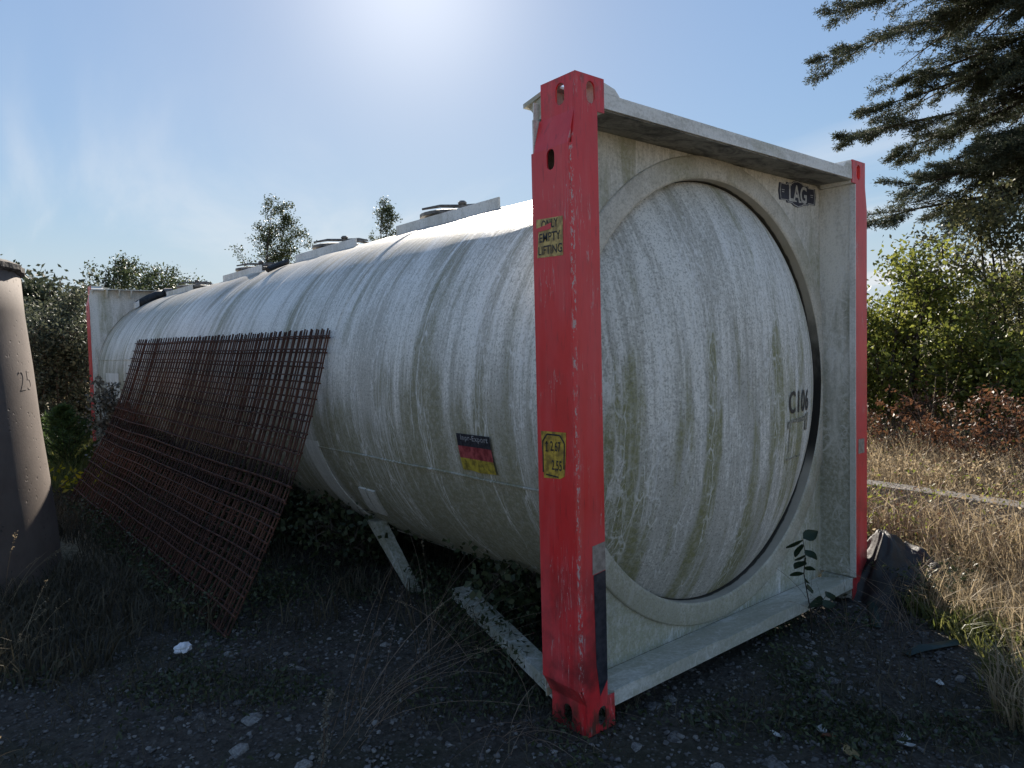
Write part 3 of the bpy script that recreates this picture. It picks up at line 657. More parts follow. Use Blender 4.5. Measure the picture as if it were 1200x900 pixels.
rs.build('sticker_residue', M_RESID, dish0)
# LAG badge on the end plate
bx0, bz0 = 2.125, 2.478
def bfn(off): return lambda a, b: Vector((bx0 + a, PD - off, bz0 + b + 0.02*a))
bd = MB()
half = [(-.215,.0),(-.205,.05),(-.13,.048),(-.122,.060),(-.07,.060),(-.045,.072),(0,.079)]
outl = half + [(-a, b) for a, b in reversed(half[:-1])]
outl = outl + [(a, -b) for a, b in reversed(outl[1:-1])]
f_ = bfn(.004); f0 = bfn(0.0)
bd.add([f_(a, b) for a, b in outl], [tuple(range(len(outl)))])
n_ = len(outl); bd.add([f_(a, b) for a, b in outl] + [f0(a, b) for a, b in outl], [(i, (i+1) % n_, n_+(i+1) % n_, n_+i) for i in range(n_)])
badge = bd.build('maker_badge', M_NAVY, plate0)
ln = MB(); f2 = bfn(.0052)
for i in range(n_):
    a, b = Vector(outl[i])*.93, Vector(outl[(i+1) % n_])*.93; d = (b-a).normalized(); q = Vector((-d.y, d.x))*.0022
    ln.add([f2(*(a+q)), f2(*(b+q)), f2(*(b-q)), f2(*(a-q))], [(0,1,2,3)])
for x0, x1, z in ((-.183,-.152,.008),(-.180,-.156,-.004),(.148,.180,.006),(.152,.176,-.006)): ln.add([f2(x0,z), f2(x1,z), f2(x1,z+.004), f2(x0,z+.004)], [(0,1,2,3)])
# slab serifs
for x0, x1, z in ((-.108,-.072,.044),(-.108,-.080,-.048),(-.046,-.016,-.048),(.010,.042,-.048),(.082,.104,-.006)): ln.add([f2(x0,z), f2(x1,z), f2(x1,z+.008), f2(x0,z+.008)], [(0,1,2,3)])
tag(ln.build('badge_line', M_PALETXT, badge), kind='stuff')
text_part('lettering', 'LAG', M_PALETXT, badge, lambda a, b: bfn(.0056)(a, b), (.205, .102), 0.022)

# ------------------------------------------------------------------ rusty reinforcing mats
prof = [(0.129,2.35,1.715),(-.021,2.28,1.291),(-.207,2.22,.83),(-.413,2.17,.453),(-.682,2.11,.002)]
def pcurve(t):
    t = max(-.06, min(1.03, t)); n = len(prof)-1; f = t*n; i = max(0, min(n-1, int(math.floor(f)))); u = f-i
    g = lambda j: Vector(prof[max(0, min(n, j))])
    if i == 0: p0 = g(0)*2-g(1)
    else: p0 = g(i-1)
    p3 = g(i+2) if i+2 <= n else g(n)*2-g(n-1)
    p1, p2 = g(i), g(i+1)
    return 0.5*((2*p1)+(-p0+p2)*u+(2*p0-5*p1+4*p2-p3)*u*u+(-p0+3*p1-3*p2+p3)*u**3)
def mat_mesh(label, off, jit, top, rows, seed):
    rr = random.Random(seed)
    mt = thing('reinforcing_mesh', label, 'steel mesh', (0.13+off[0], 2.35+off[1], 1.715+off[2]), 'rusty reinforcing mats leaning on the tank')
    base = Vector((0.13, 2.35, 1.715))
    vb = MB(); vb.tube([pcurve(t)-base for t in lin(-top, 1.0, 12)], 0.0058, 5)
    nb = 58; me = None
    for i in range(nb):
        lift = 0.06*max(0, (i-30)/20.0)**2
        loc = Vector((rr.uniform(-jit, jit)*.3 - 0.03*(i/nb), i*0.0885 + rr.uniform(-jit, jit), 0.06*i/nb + rr.uniform(-jit, jit) + lift*0))
        if me is None: o = vb.build('bar', M_RUST, mt); me = o.data; o.location = loc
        else: o = link('bar', me, mt, loc)
        o.rotation_euler = (rr.uniform(-.009, .009), 0, rr.uniform(-.012, .012))
    hb_ = MB(); n = 24; hb_.tube([(-0.03*k/n + .006*math.sin(k*.9), 5.1*k/n*1.008-.05, 0.06*k/n + .004*math.sin(k*.55)) for k in range(n+1)], 0.0058, 5)
    me = None
    for j in range(rows):
        p = pcurve(0.005 + 0.985*j/(rows-1)) - base + Vector((-.010, 0, .0))
        if me is None: o = hb_.build('bar', M_RUST, mt, loc=p); me = o.data
        else: o = link('bar', me, mt, p)
    return mt
mat_mesh('rusty reinforcing mat leaning outermost against the white tank side', (-.050, 0, 0), .007, .022, 20, 1)
mat_mesh('second rusty reinforcing mat lying just behind the outermost one', (-.022, .046, -.012), .010, .03, 18, 2)

# ------------------------------------------------------------------ concrete cone on the left
cone = thing('concrete_cone', 'tall tapered concrete cone with a broken dark rim beside the grass', 'concrete cone', (-2.75, 5.01, -0.05))
c = MB(); prof_c = [(1.62,0),(1.60,.3),(1.565,.72),(1.525,1.15),(1.49,1.6),(1.46,2.0),(1.44,2.32),(1.2,2.32),(1.2,1.6),(1.4,0)]
c.lathe(prof_c, (0,0,0), 'z', 128)
c.v = [(x*(1+.002*math.sin(9*z+3*math.atan2(y,x))), y*(1+.002*math.sin(7*z)), z) for x,y,z in c.v]
c.build('body', M_CONC, cone, smooth=True)
c = MB(); n = 140; ring = []
for k in range(n):
    t = 2*math.pi*k/n; j = 0.02*mnoise.noise(Vector((9*math.cos(t), 9*math.sin(t), 1))) ; j2 = 0.03*mnoise.noise(Vector((14*math.cos(t), 14*math.sin(t), 5)))
    for r, z in ((1.445+j*.6, 2.305+j2*.6), (1.468+j, 2.325+j2*.5), (1.472+j, 2.36+j2*.4), (1.40+j*.5, 2.395+j2*.4), (1.2, 2.395), (1.2, 2.31)): ring.append((r*math.cos(t), r*math.sin(t), z))
c.add(ring, [(k*6+q, ((k+1) % n)*6+q, ((k+1) % n)*6+(q+1) % 6, k*6+(q+1) % 6) for k in range(n) for q in range(6)])
c.build('rim', M_CONCRIM, cone)
# faint numerals scratched into the wall
def cone_fn(az, zc):
    def f(a, b):
        z = zc+b; r = np.interp(z, [0,.3,.72,1.15,1.6,2.0,2.32], [1.62,1.6,1.565,1.525,1.49,1.46,1.44])+.0035
        t = az + a/r; return Vector((r*math.cos(t), r*math.sin(t), z))
    return f
M_SCRATCH = simple('scratched_concrete', (0.145, 0.110, 0.090), (0.21, 0.165, 0.137), 2.2, 0.9)
text_part('scratched_numeral', '25', M_SCRATCH, cone, cone_fn(R_(-22), 1.50), (.24, .15), -0.012, True)

# ------------------------------------------------------------------ kerb beam and black plastic heap on the right
kb = MB(); n = 14
for i in range(n):
    t0, t1 = i/n, (i+1)/n; A = Vector((4.42, 1.5, 0)); B = Vector((4.02, -3.6, 0.0)); p, q = A.lerp(B, t0), A.lerp(B, t1)
    w0 = .24
    def zz(t): return 0.10+.23 + .006*math.sin(11*t)
    kb.hexa([(p.x,p.y,-.05),(p.x+w0,p.y,-.05),(q.x+w0,q.y,-.05),(q.x,q.y,-.05),(p.x+.012,p.y,zz(t0)),(p.x+w0-.012,p.y,zz(t0)),(q.x+w0-.012,q.y,zz(t1)),(q.x+.012,q.y,zz(t1))])
o = kb.build('kerb_beam', M_KERB); tag(o, 'long grey concrete beam lying in the dry grass', 'concrete beam')

def heap():
    n = 110; V = []
    N = lambda u, v, k, z: mnoise.noise(Vector((u*k, v*k, z)))
    for i in range(n):
        for j in range(n):
            u, v = i/(n-1)*2-1, j/(n-1)*2-1; r = math.hypot(u, v)
            wu, wv = u + .25*N(u, v, 2.2, 1), v + .25*N(u, v, 2.2, 9)
            f = max(0, 1-r)**.9; e = min(1, f*3)
            ridge = 1-math.sqrt(.02+(N(wu, wv, 1.9, 2.2)*2.2)**2); ridge2 = 1-math.sqrt(.03+(N(wu, wv, 4.3, 5.1)*2.2)**2)
            a = math.atan2(v, u+.35); fold = (1-abs(math.sin(a*5.5+2.5*N(u, v, 1.5, 4))))
            h = .24*f + .25*math.exp(-(((u+.42)/.24)**2 + ((v+.05)/.32)**2)) + e*(.075*ridge + .03*ridge2 + .02*fold) - .06*(1-e)
            V.append((.60*u + .04*N(u, v, 3, 7), .42*v + .05*N(u, v, 3, 8), h - .03))
    fs = [(i*n+j, i*n+j+1, (i+1)*n+j+1, (i+1)*n+j) for i in range(n-1) for j in range(n-1)]
    m = MB(); m.add(V, fs); o = m.build('plastic_sheet', M_TARP, loc=(2.88, -.04, 0.0), smooth=True)
    tag(o, 'crumpled black plastic sheet heaped at the foot of the right red post', 'plastic sheet')
heap()

# ------------------------------------------------------------------ vegetation builders (numpy)
def leaf_arrays(P, size, rng, N=None, aspect=0.55, hang=0.0):
    n = len(P); P = np.asarray(P); s = size*rng.uniform(.6, 1.35, n)[:, None]
    d = rng.normal(size=(n, 3)); d[:, 2] -= hang; d /= np.linalg.norm(d, axis=1)[:, None]
    q = rng.normal(size=(n, 3)); e = np.cross(d, q); e /= np.linalg.norm(e, axis=1)[:, None]; nn = np.cross(d, e)
    V = np.stack([P - d*s*.5, P + e*s*aspect*.5 + nn*s*.10, P + d*s*.5, P - e*s*aspect*.5 + nn*s*.10], 1).reshape(-1, 3)
    F = np.arange(4*n).reshape(n, 4); t = np.repeat(np.stack([rng.random(n), rng.random(n)], 1), 4, 0)
    return V, F, t
def blades(name, xy, h, wd, lean, mat, rng, parent=None, z=None, wind=(0.25, 0.1), bunch=None, loc=None):
    n = len(xy); xy = np.asarray(xy); z0 = hgt(xy[:, 0], xy[:, 1]) if z is None else z
    hh = h*rng.uniform(.45, 1.25, n); a = rng.uniform(0, 2*np.pi, n)
    dr = np.stack([np.cos(a), np.sin(a), np.zeros(n)], 1); ld = rng.normal(size=(n, 2))*lean + np.array(wind)*lean
    lv = np.stack([ld[:, 0], ld[:, 1], np.zeros(n)], 1)
    B = np.stack([xy[:, 0], xy[:, 1], z0-.01], 1); ww = (wd*rng.uniform(.6, 1.4, n))[:, None]
    up = np.array([[0, 0, 1.0]])
    m1 = B + hh[:, None]*(up*.55 + lv*.22); tp = B + hh[:, None]*(up*(1-.25*np.minimum(1, np.linalg.norm(lv, axis=1)))[:, None] + lv*.85)
    V = np.stack([B-dr*ww*.5, B+dr*ww*.5, m1+dr*ww*.4, m1-dr*ww*.4, tp], 1).reshape(-1, 3)
    k = np.arange(n)*5; Q = np.stack([k, k+1, k+2, k+3], 1); T = np.stack([k+3, k+2, k+4], 1)
    t = np.repeat(np.stack([rng.random(n), rng.random(n)], 1), 5, 0)
    return np_mesh(name, V, [Q, T], mat, parent, t, loc)

def limb_tree(name, label, cat, loc, height, spread, leaf_mat, nleaf, leaf, seed, group=None, wind=0.0, trunk_r=.06, low=.25, stems=1,
              nlimb=26, shape='oval', bark=M_BARK, clump=.16, droop=0.0, wind_dir=(0.80, -0.6), hang=0.2, aspect=.55):
    rr = random.Random(seed); rng = np.random.default_rng(seed)
    root = thing(name, label, cat, loc, group); tb = MB(); tips = []
    wd = Vector((wind_dir[0], wind_dir[1], 0))
    for s_ in range(stems):
        base = Vector((0, 0, -.05)) if stems == 1 else Vector((rr.uniform(-.35, .35)*spread*.6, rr.uniform(-.35, .35)*spread*.6, -.05))
        hh = height*(1 if stems == 1 else rr.uniform(.7, 1.0)); lean = Vector((rr.uniform(-.1, .1), rr.uniform(-.1, .1), 0))*(1 if stems == 1 else 3.0)
        ax = [base + Vector((0, 0, 1))*hh*t + (lean*t + wd*wind*.35*t*t + Vector((.05*math.sin(5*t+s_), .05*math.cos(4*t+s_), 0)))*hh*.5 for t in lin(0, 1, 9)]
        tb.tube(ax, [trunk_r*(1-.9*t)+.004 for t in lin(0, 1, 9)], 6)
        nl = max(3, nlimb//stems)
        for i in range(nl):
            t = low + (1-low)*(i+rr.random())/nl; t = min(t, .985); p = ax[0].lerp(ax[-1], t); ii = t*8; a0 = int(ii); p = ax[a0].lerp(ax[min(8, a0+1)], ii-a0)
            env = math.sin(math.pi*min(1, max(0, (t-low)/(1-low)))**.75)**.7*.85 + .22 if shape == 'oval' else (1-t)*.9+.15
            ln = spread*env*rr.uniform(.55, 1.15); az = rr.uniform(0, 2*math.pi)
            d = Vector((math.cos(az), math.sin(az), rr.uniform(.35, 1.0) - droop)); d = (d.normalized() + wd*wind).normalized()
            q = [p]; 
            for k in range(4): 
                d = (d + Vector((rr.uniform(-.2, .2), rr.uniform(-.2, .2), rr.uniform(-.1, .15) - droop*.2)) + wd*wind*.25).normalized(); q.append(q[-1] + d*ln/4)
            tb.tube(q, [trunk_r*.35*(1-.8*k/4)*(1-t*.6)+.003 for k in range(5)], 4)
            for k in range(1, 5):
                for b in range(3):
                    d2 = (d*.6 + Vector((rr.uniform(-1, 1), rr.uniform(-1, 1), rr.uniform(-.5, .9))) + wd*wind*.7).normalized()
                    e = q[k] + d2*ln*.32*rr.uniform(.4, 1.2); tb.tube([q[k], q[k].lerp(e, .5)+Vector((0, 0, .02)), e], [.006, .005, .002], 3, cap=False)
                    for u in (.35, .6, .85, 1.0): tips.append(q[k].lerp(e, u))
    tb.build('trunk', bark, root)
    T = np.array([tuple(t) for t in tips]); P = T[rng.integers(0, len(T), nleaf)] + rng.normal(size=(nleaf, 3))*clump*np.array([1, 1, .8])
    P = P[P[:, 2] > .02]
    V, F, tn = leaf_arrays(P, leaf, rng, hang=hang, aspect=aspect); np_mesh('crown', V, [F], leaf_mat, root, tn)
    return root

# --- trees beyond the tank
birch = [('loose birch tree bent by wind above the middle of the tank crest', (7.0, 20.25), 7.1, 1.55, 9000, 3, .12),
         ('narrow birch tree leaning right just behind the manlid', (9.6, 18.95), 6.25, .95, 4500, 4, .38),
         ('small birch top showing over the nearest spill box', (12.5, 19.4), 6.3, 1.3, 4000, 5, .22),
         ('leafy birch tree over the far end of the tank, left of its twin', (1.85, 17.8), 4.35, 1.35, 5200, 6, .30),
         ('round birch tree over the tank just right of its twin', (2.6, 16.7), 4.75, 1.3, 4800, 8, .30)]
for lab, (x, y), h_, sp, nl, sd, wi in birch:
    limb_tree('birch_tree', lab, 'tree', (x, y, float(hgt(x, y))), h_, sp, L_BIRCH, int(nl*1.9), .066, sd, 'birch trees behind the tank', max(.42, wi*1.3), .05, .16, stems=3 if sd in (3, 6, 8) else 1, nlimb=46, clump=.085)
limb_tree('broadleaf_tree', 'dark bushy tree rising behind the left shrubs', 'tree', (0.30, 18.5, 0), 3.2, 1.7, L_CONIF, 7000, .13, 21, None, .1, .09, .15, nlimb=40, clump=.2)
for i, (lab, x, y, h_, sp, m_, nl, sd) in enumerate((
        ('grey green shrub directly right of the concrete cone', -.35, 12.6, 2.55, .95, L_BUSHL, 13000, 31),
        ('tall grey green shrub touching the far red post', .30, 13.3, 2.95, .95, L_BUSHL, 13000, 32),
        ('shrub hidden partly behind the far end frame', 1.25, 14.0, 2.95, 1.1, L_BUSHL, 10000, 33),
        ('shrub mostly hidden by the concrete cone', -1.6, 12.4, 2.4, 1.1, L_BUSHL, 9000, 34))):
    limb_tree('shrub', lab, 'shrub', (x, y, -.02), h_, sp, m_, nl, .062, sd, 'shrubs at the far end of the tank', .06, .03, .05, stems=5, nlimb=45, clump=.13)
# bushes on the right
for lab, x, y, h_, sp, m_, nl, sd, lf in (
        ('sunlit yellow green bush beside the right red post', 8.15, 2.05, 2.65, 1.3, L_BUSHR, 14000, 41, .066),
        ('sunlit bush half hidden by the right red post', 8.0, 3.4, 2.1, 1.0, L_BUSHR, 9000, 42, .062),
        ('greyish olive bush at the right edge under the conifer', 9.6, 1.05, 3.75, 1.4, L_BUSHR2, 17000, 43, .06),
        ('low olive bush in front of the conifer trunk', 9.0, -.3, 2.9, 1.2, L_BUSHR2, 14000, 44, .06),
        ('dark green thicket filling the gap behind the sunlit bush', 10.2, 3.3, 1.9, 1.5, L_BUSHR2, 12000, 45, .075),
        ('dark green thicket behind the olive bush', 11.2, 1.6, 2.2, 1.5, L_BUSHR2, 13000, 46, .075),
        ('low green shrub at the back edge of the dry grass', 8.0, .8, 1.5, 1.1, L_BUSHR, 9000, 47, .06)):
    limb_tree('bush', lab, 'bush', (x, y, .08), h_, sp, m_, nl, lf, sd, 'bushes behind the dry grass', .03, .035, .04, stems=6, nlimb=36, clump=.12)

# --- big conifer entering from the right
def conifer():
    rr = random.Random(5); rng = np.random.default_rng(5)
    base = Vector((10.9, 0.45, .05)); root = thing('conifer_tree', 'big dark conifer with sweeping boughs at the top right', 'tree', base)
    tb = MB(); tb.tube([(0, 0, -.1), (.05, 0, 2.5), (-.05, .05, 5), (.05, -.05, 8), (0, 0, 11)], [.30, .24, .19, .12, .02], 9)
    P = []; D = []
    def spray(a, d, ln, depth):
        n = 6; q = [a]
        for k in range(n):
            d = (d + Vector((rr.uniform(-.10, .10), rr.uniform(-.10, .10), rr.uniform(-.06, .08)))).normalized(); q.append(q[-1] + d*ln/n)
        tb.tube(q, [max(.003, .016*ln*(1-.85*k/n)) for k in range(n+1)], 4 if depth else 5, cap=False)
        for k in range(1, n+1):
            dl = (q[k]-q[k-1]).normalized()
            if depth < 2:
                sd = dl.cross(Vector((0, 0, 1))).normalized()
                for sg in (-1, 1):
                    if rr.random() < .88:
                        l2 = ln*(.34 if depth == 0 else .42)*(1.1-.75*k/n)*rr.uniform(.6, 1.25) + .06
                        spray(q[k], (dl*.8 + sd*sg*rr.uniform(.5, 1.0) + Vector((0, 0, rr.uniform(-.35, .2)))).normalized(), l2, depth+1)
            if depth >= 1 or k > 2:
                m = 5 if depth else 4
                for _ in range(m): 
                    u = rr.random(); P.append(q[k-1].lerp(q[k], u)); D.append(dl)
    # boughs reaching left towards the tank; end points measured from the trunk
    tgt = [(-2.2, 2.85, 5.75), (-2.1, 2.6, 6.35), (-2.0, 2.3, 6.9), (-2.1, 2.65, 4.5), (-1.9, 2.3, 4.9), (-1.95, 2.4, 3.25), (-1.5, 1.9, 3.75), (-1.7, 1.9, 5.25),
           (-1.3, 1.6, 6.1), (-1.0, 1.5, 3.4), (-1.2, 1.1, 4.3), (-.9, 1.3, 5.4), (-1.0, .9, 6.6), (-1.6, 1.0, 3.9), (-1.6, .5, 5.0), (-1.5, .4, 5.9), (-1.4, -.2, 4.4), (-1.3, -.6, 5.5), (-1.6, .2, 6.7), (-1.0, -1.0, 3.7),
           (.9, 1.6, 5.1), (1.2, .8, 6.0), (1.8, -.6, 4.8), (.8, -1.8, 5.6), (-.4, -1.9, 6.2), (1.5, 1.4, 4.0), (.2, 2.0, 4.2), (.5, 1.9, 6.6), (-.5, 1.0, 7.4), (-.6, -.8, 7.6), (.9, .3, 7.8), (-1.1, .6, 7.6), (-1.2, 1.6, 7.4), (-.9, 1.2, 8.2), (.6, -.7, 8.6)]
    for _ in range(26):
        b_ = Vector(rr.choice(tgt)); tgt.append((b_.x*rr.uniform(.5, .9)+rr.uniform(-.3, .3), b_.y*rr.uniform(.5, .9)+rr.uniform(-.3, .3), b_.z+rr.uniform(-.35, .35)))
    for e in tgt:
        e = Vector(e); hz = math.hypot(e.x, e.y); z0 = e.z + .25 + .22*hz + rr.uniform(-.1, .1)
        a = Vector((0, 0, z0)); d = (e - a); ln = d.length
        mid = a.lerp(e, .5) + Vector((0, 0, -.02*ln + rr.uniform(-.1, .1)))
        q = [a, a.lerp(e, .22), mid, a.lerp(e, .78), e + Vector((0, 0, .05))]
        tb.tube(q, [.045, .035, .026, .016, .006], 5, cap=False)
        for k in range(17):
            u = .14 + .86*k/16; f = u*4; i = min(3, int(f)); p = q[i].lerp(q[i+1], f-i); dl = (q[i+1]-q[i]).normalized(); sd = dl.cross(Vector((0, 0, 1))).normalized()
            sg = 1 if k % 2 else -1
            spray(p, (dl*.75 + sd*sg*rr.uniform(.25, .9) + Vector((0, 0, rr.uniform(-.5, .25)))).normalized(), (.36+.60*(1-u)*ln*.5)*rr.uniform(.35, 1.5), 1)
    tb.build('trunk', M_BARK, root)
    P = np.array([tuple(p) for p in P]); D = np.array([tuple(d) for d in D]); n = len(P)
    ki = np.repeat(np.arange(n), 2); P = P[ki]; D = D[ki]; n = len(P)
    d = D*.8 + rng.normal(size=(n, 3))*.55; d /= np.linalg.norm(d, axis=1)[:, None]
    e = np.cross(d, rng.normal(size=(n, 3))); e /= np.linalg.norm(e, axis=1)[:, None]
    s = rng.uniform(.03, .065, n)[:, None]; wd = rng.uniform(.007, .013, n)[:, None]
    P = P + rng.normal(size=(n, 3))*.022
    V = np.stack([P - e*wd*.5, P + d*s*.6 - e*wd*.6, P + d*s, P + d*s*.5 + e*wd*.6], 1).reshape(-1, 3)
    t = np.repeat(np.stack([rng.random(n), rng.random(n)], 1), 4, 0)
    np_mesh('crown', V, [np.arange(4*n).reshape(n, 4)], L_CONIF, root, t); print('conifer leaves', n)
conifer()

# --- bracken, young pine, yellow plant, seeding weeds
def frond_plant(name, label, cat, loc, n, ln, mat, seed, up=.9, leaf=.03, per=46, group=None, stem_mat=None):
    rr = random.Random(seed); rng = np.random.default_rng(seed); root = thing(name, label, cat, loc, group); tb = MB(); P = []
    for i in range(n):
        a = rr.uniform(0, 6.283); p = Vector((rr.uniform(-.12, .12)*n**.5*.4, rr.uniform(-.12, .12)*n**.5*.4, -.02)); d = Vector((math.cos(a)*.5, math.sin(a)*.5, up)).normalized(); q = [p]; l = ln*rr.uniform(.6, 1.2)
        for k in range(7): d = (d + Vector((math.cos(a)*.10, math.sin(a)*.10, -.09*(1.4-up)*2))).normalized(); q.append(q[-1] + d*l/7)
        tb.tube(q, [.006*(1-k/8) for k in range(8)], 4, cap=False)
        for _ in range(per):
            u = rr.uniform(.25, 1)*7; k = min(6, int(u)); c_ = q[k].lerp(q[k+1], u-k); sd = (q[k+1]-q[k]).cross(Vector((0, 0, 1))); 
            if sd.length > 1e-6: sd.normalize()
            w_ = rr.uniform(-1, 1)*.30*l*(1.1-u/7); P.append(tuple(c_ + sd*w_ + Vector((rr.gauss(0, .012), rr.gauss(0, .012), rr.gauss(0, .02)))))
    tb.build('stem', stem_mat or M_BARK, root)
    V, F, t = leaf_arrays(np.array(P), leaf, rng, aspect=.5); np_mesh('foliage', V, [F], mat, root, t); return root
for i, (x, y) in enumerate(((6.2, 1.25), (6.5, .75), (5.9, .35), (6.9, 1.9), (6.7, .1), (6.2, -.5))):
    frond_plant('bracken', ('rust brown bracken clump below the sunlit bush', 'orange brown bracken clump left of the dead stems', 'reddish bracken clump at the right picture edge', 'bracken clump tight under the yellow green bush', 'bracken clump in front of the olive bush', 'bracken clump out beyond the beam end')[i], 'fern', (x, y, .08), 15, 1.25, L_BRACK, 60+i, up=1.3, leaf=.042, per=120, group='bracken under the bushes')
def pine(loc, h_, seed):
    rr = random.Random(seed); rng = np.random.default_rng(seed); root = thing('young_pine', 'bright green young pine between cone and far post', 'tree', loc); tb = MB(); P = []; D = []
    tb.tube([(0, 0, -.05), (0, 0, h_)], [.02, .005], 6)
    for t in lin(.05, .98, 13):
        for k in range(6):
            a = rr.uniform(0, 6.28); l = (1.05-t)*.75*rr.uniform(.7, 1.2); d = Vector((math.cos(a), math.sin(a), .75)).normalized(); p = Vector((0, 0, t*h_)); q = p + d*l; tb.tube([p, q], [.007, .003], 4, cap=False)
            for _ in range(95): P.append(tuple(p.lerp(q, rr.random()))); D.append(tuple(d))
    tb.build('trunk', M_BARK, root); P = np.array(P); D = np.array(D); n = len(P)
    d = D*.8 + rng.normal(size=(n, 3))*.5; d /= np.linalg.norm(d, axis=1)[:, None]; e = np.cross(d, rng.normal(size=(n, 3))); e /= np.linalg.norm(e, axis=1)[:, None]
    s = rng.uniform(.06, .10, n)[:, None]; V = np.stack([P-e*.004, P+d*s*.5-e*.005, P+d*s, P+d*s*.5+e*.005], 1).reshape(-1, 3)
    np_mesh('crown', V, [np.arange(4*n).reshape(n, 4)], L_PINE, root, np.repeat(rng.random((n, 2)), 4, 0))
pine((-.50, 9.1, 0), .95, 3)
frond_plant('leafy_plant', 'low plant with bright yellow leaves right of the cone', 'plant', (-.83, 7.45, 0), 10, .75, L_YEL, 71, leaf=.075, per=9)
frond_plant('leafy_plant', 'yellow leaved plant hugging the cone wall', 'plant', (-1.02, 7.7, .1), 6, .75, L_YEL, 72, leaf=.07, per=7)
limb_tree('seeding_weed', 'tall grey seeding weed in front of the far post', 'weed', (-.18, 7.9, 0), 1.35, .30, L_SEED, 2200, .042, 81, 'seeding weeds at the mat', .05, .010, .2, stems=6, nlimb=40, clump=.05, aspect=.8)
limb_tree('seeding_weed', 'shorter grey seeding weed close to the mat edge', 'weed', (.02, 8.3, 0), 1.15, .30, L_SEED, 1500, .042, 82, 'seeding weeds at the mat', .05, .010, .2, stems=5, nlimb=30, clump=.05, aspect=.8)
# brambles growing under the belly and behind the mats; last two added to block sunlight
for i, (x, y, h_, sp, nl) in enumerate(((.75, 1.15, .42, .40, 900), (.55, 2.9, .45, .45, 1100), (.40, 3.8, .55, .5, 1300), (.30, 4.9, .55, .5, 1300), (.25, 6.1, .6, .5, 1300), (.2, 7.2, .6, .5, 1200), (1.3, 2.2, .38, .6, 900), (1.3, 3.6, .40, .6, 900), (1.3, 5.2, .4, .7, 900), (2.2, 1.6, .5, .5, 900), (2.3, 3.0, .6, .6, 1100), (2.3, 4.6, .6, .6, 1100), (2.3, 6.4, .6, .6, 1000), (1.2, 8, .5, .7, 900), (2.15, .75, .45, .45, 1500), (1.7, 1.0, .4, .45, 1300))):
    lab = ('bramble by the bottom brace', 'bramble around the saddle leg', 'bramble behind the near edge of the mats', 'bramble under the middle of the mats', 'bramble behind the far half of the mats', 'bramble at the far edge of the mats', 'low bramble under the near belly', 'low bramble under the tank behind the saddle', 'low bramble under the middle belly', 'bramble on the far side by the right post', 'bramble on the far side of the saddle', 'bramble on the far side halfway along', 'bramble on the far side near the end', 'bramble under the far end', 'added bramble blocking sun behind the right end of the bottom beam', 'added bramble blocking sun under the dome behind the bottom beam')[i]
    limb_tree('bramble', lab, 'bush', (x, y, -.02), h_, sp, L_BRAMB, int(nl*1.6), .046, 90+i, 'brambles under the tank', 0, .006, .05, stems=5, nlimb=24, clump=.10, aspect=.75)

# --- sapling in front of the bottom beam, big leaves as parts
def sapling():
    root = thing('sapling', 'thin leafy sapling standing before the white bottom beam', 'sapling', (1.66, -.095, -.02)); tb = MB()
    pts = [(0, 0, 0), (-.03, -.02, .14), (-.10, -.03, .30), (-.13, -.03, .40), (-.115, -.03, .50), (-.12, -.02, .58)]
    tb.tube(pts, [.004, .0035, .003, .0028, .002, .0015], 5); tb.tube([(-.03, -.02, .14), (.10, .0, .17), (.22, .02, .20)], [.003, .002, .0015], 4)
    tb.build('stem', simple('dark_twig', (.02, .016, .012), (.045, .036, .028), 20, .8), root)
    rr = random.Random(2); me = None
    m = MB(); n = 5; vs = []
    for i in range(n+1):
        u = i/n; wd = .021*math.sin(math.pi*u**.8)+.0005
        vs += [(u*.062, -wd, .004), (u*.062, 0, -.006*math.sin(3*u)), (u*.062, wd, .004)]
    m.add(vs, [(3*i+k, 3*i+k+1, 3*i+k+4, 3*i+k+3) for i in range(n) for k in range(2)])
    spots = [(-.12, -.02, .58), (-.12, -.02, .57), (-.118, -.03, .52), (-.115, -.03, .49), (-.12, -.03, .46), (-.128, -.03, .43), (-.13, -.03, .40), (-.12, -.03, .37), (-.105, -.03, .32), (-.12, -.02, .55), (.10, 0, .17), (.16, .01, .185), (.22, .02, .2), (.19, .01, .19), (.13, 0, .18)]
    for i, s_ in enumerate(spots):
        if me is None: o = m.build('leaf', L_SAP, root, smooth=True); me = o.data
        else: o = link('leaf', me, root)
        o.location = s_; k = rr.uniform(.95, 1.6); o.scale = (k, k, k); o.rotation_euler = (rr.uniform(-.9, .9), rr.uniform(-.4, .9), i*2.4+rr.uniform(-.5, .5))
sapling()

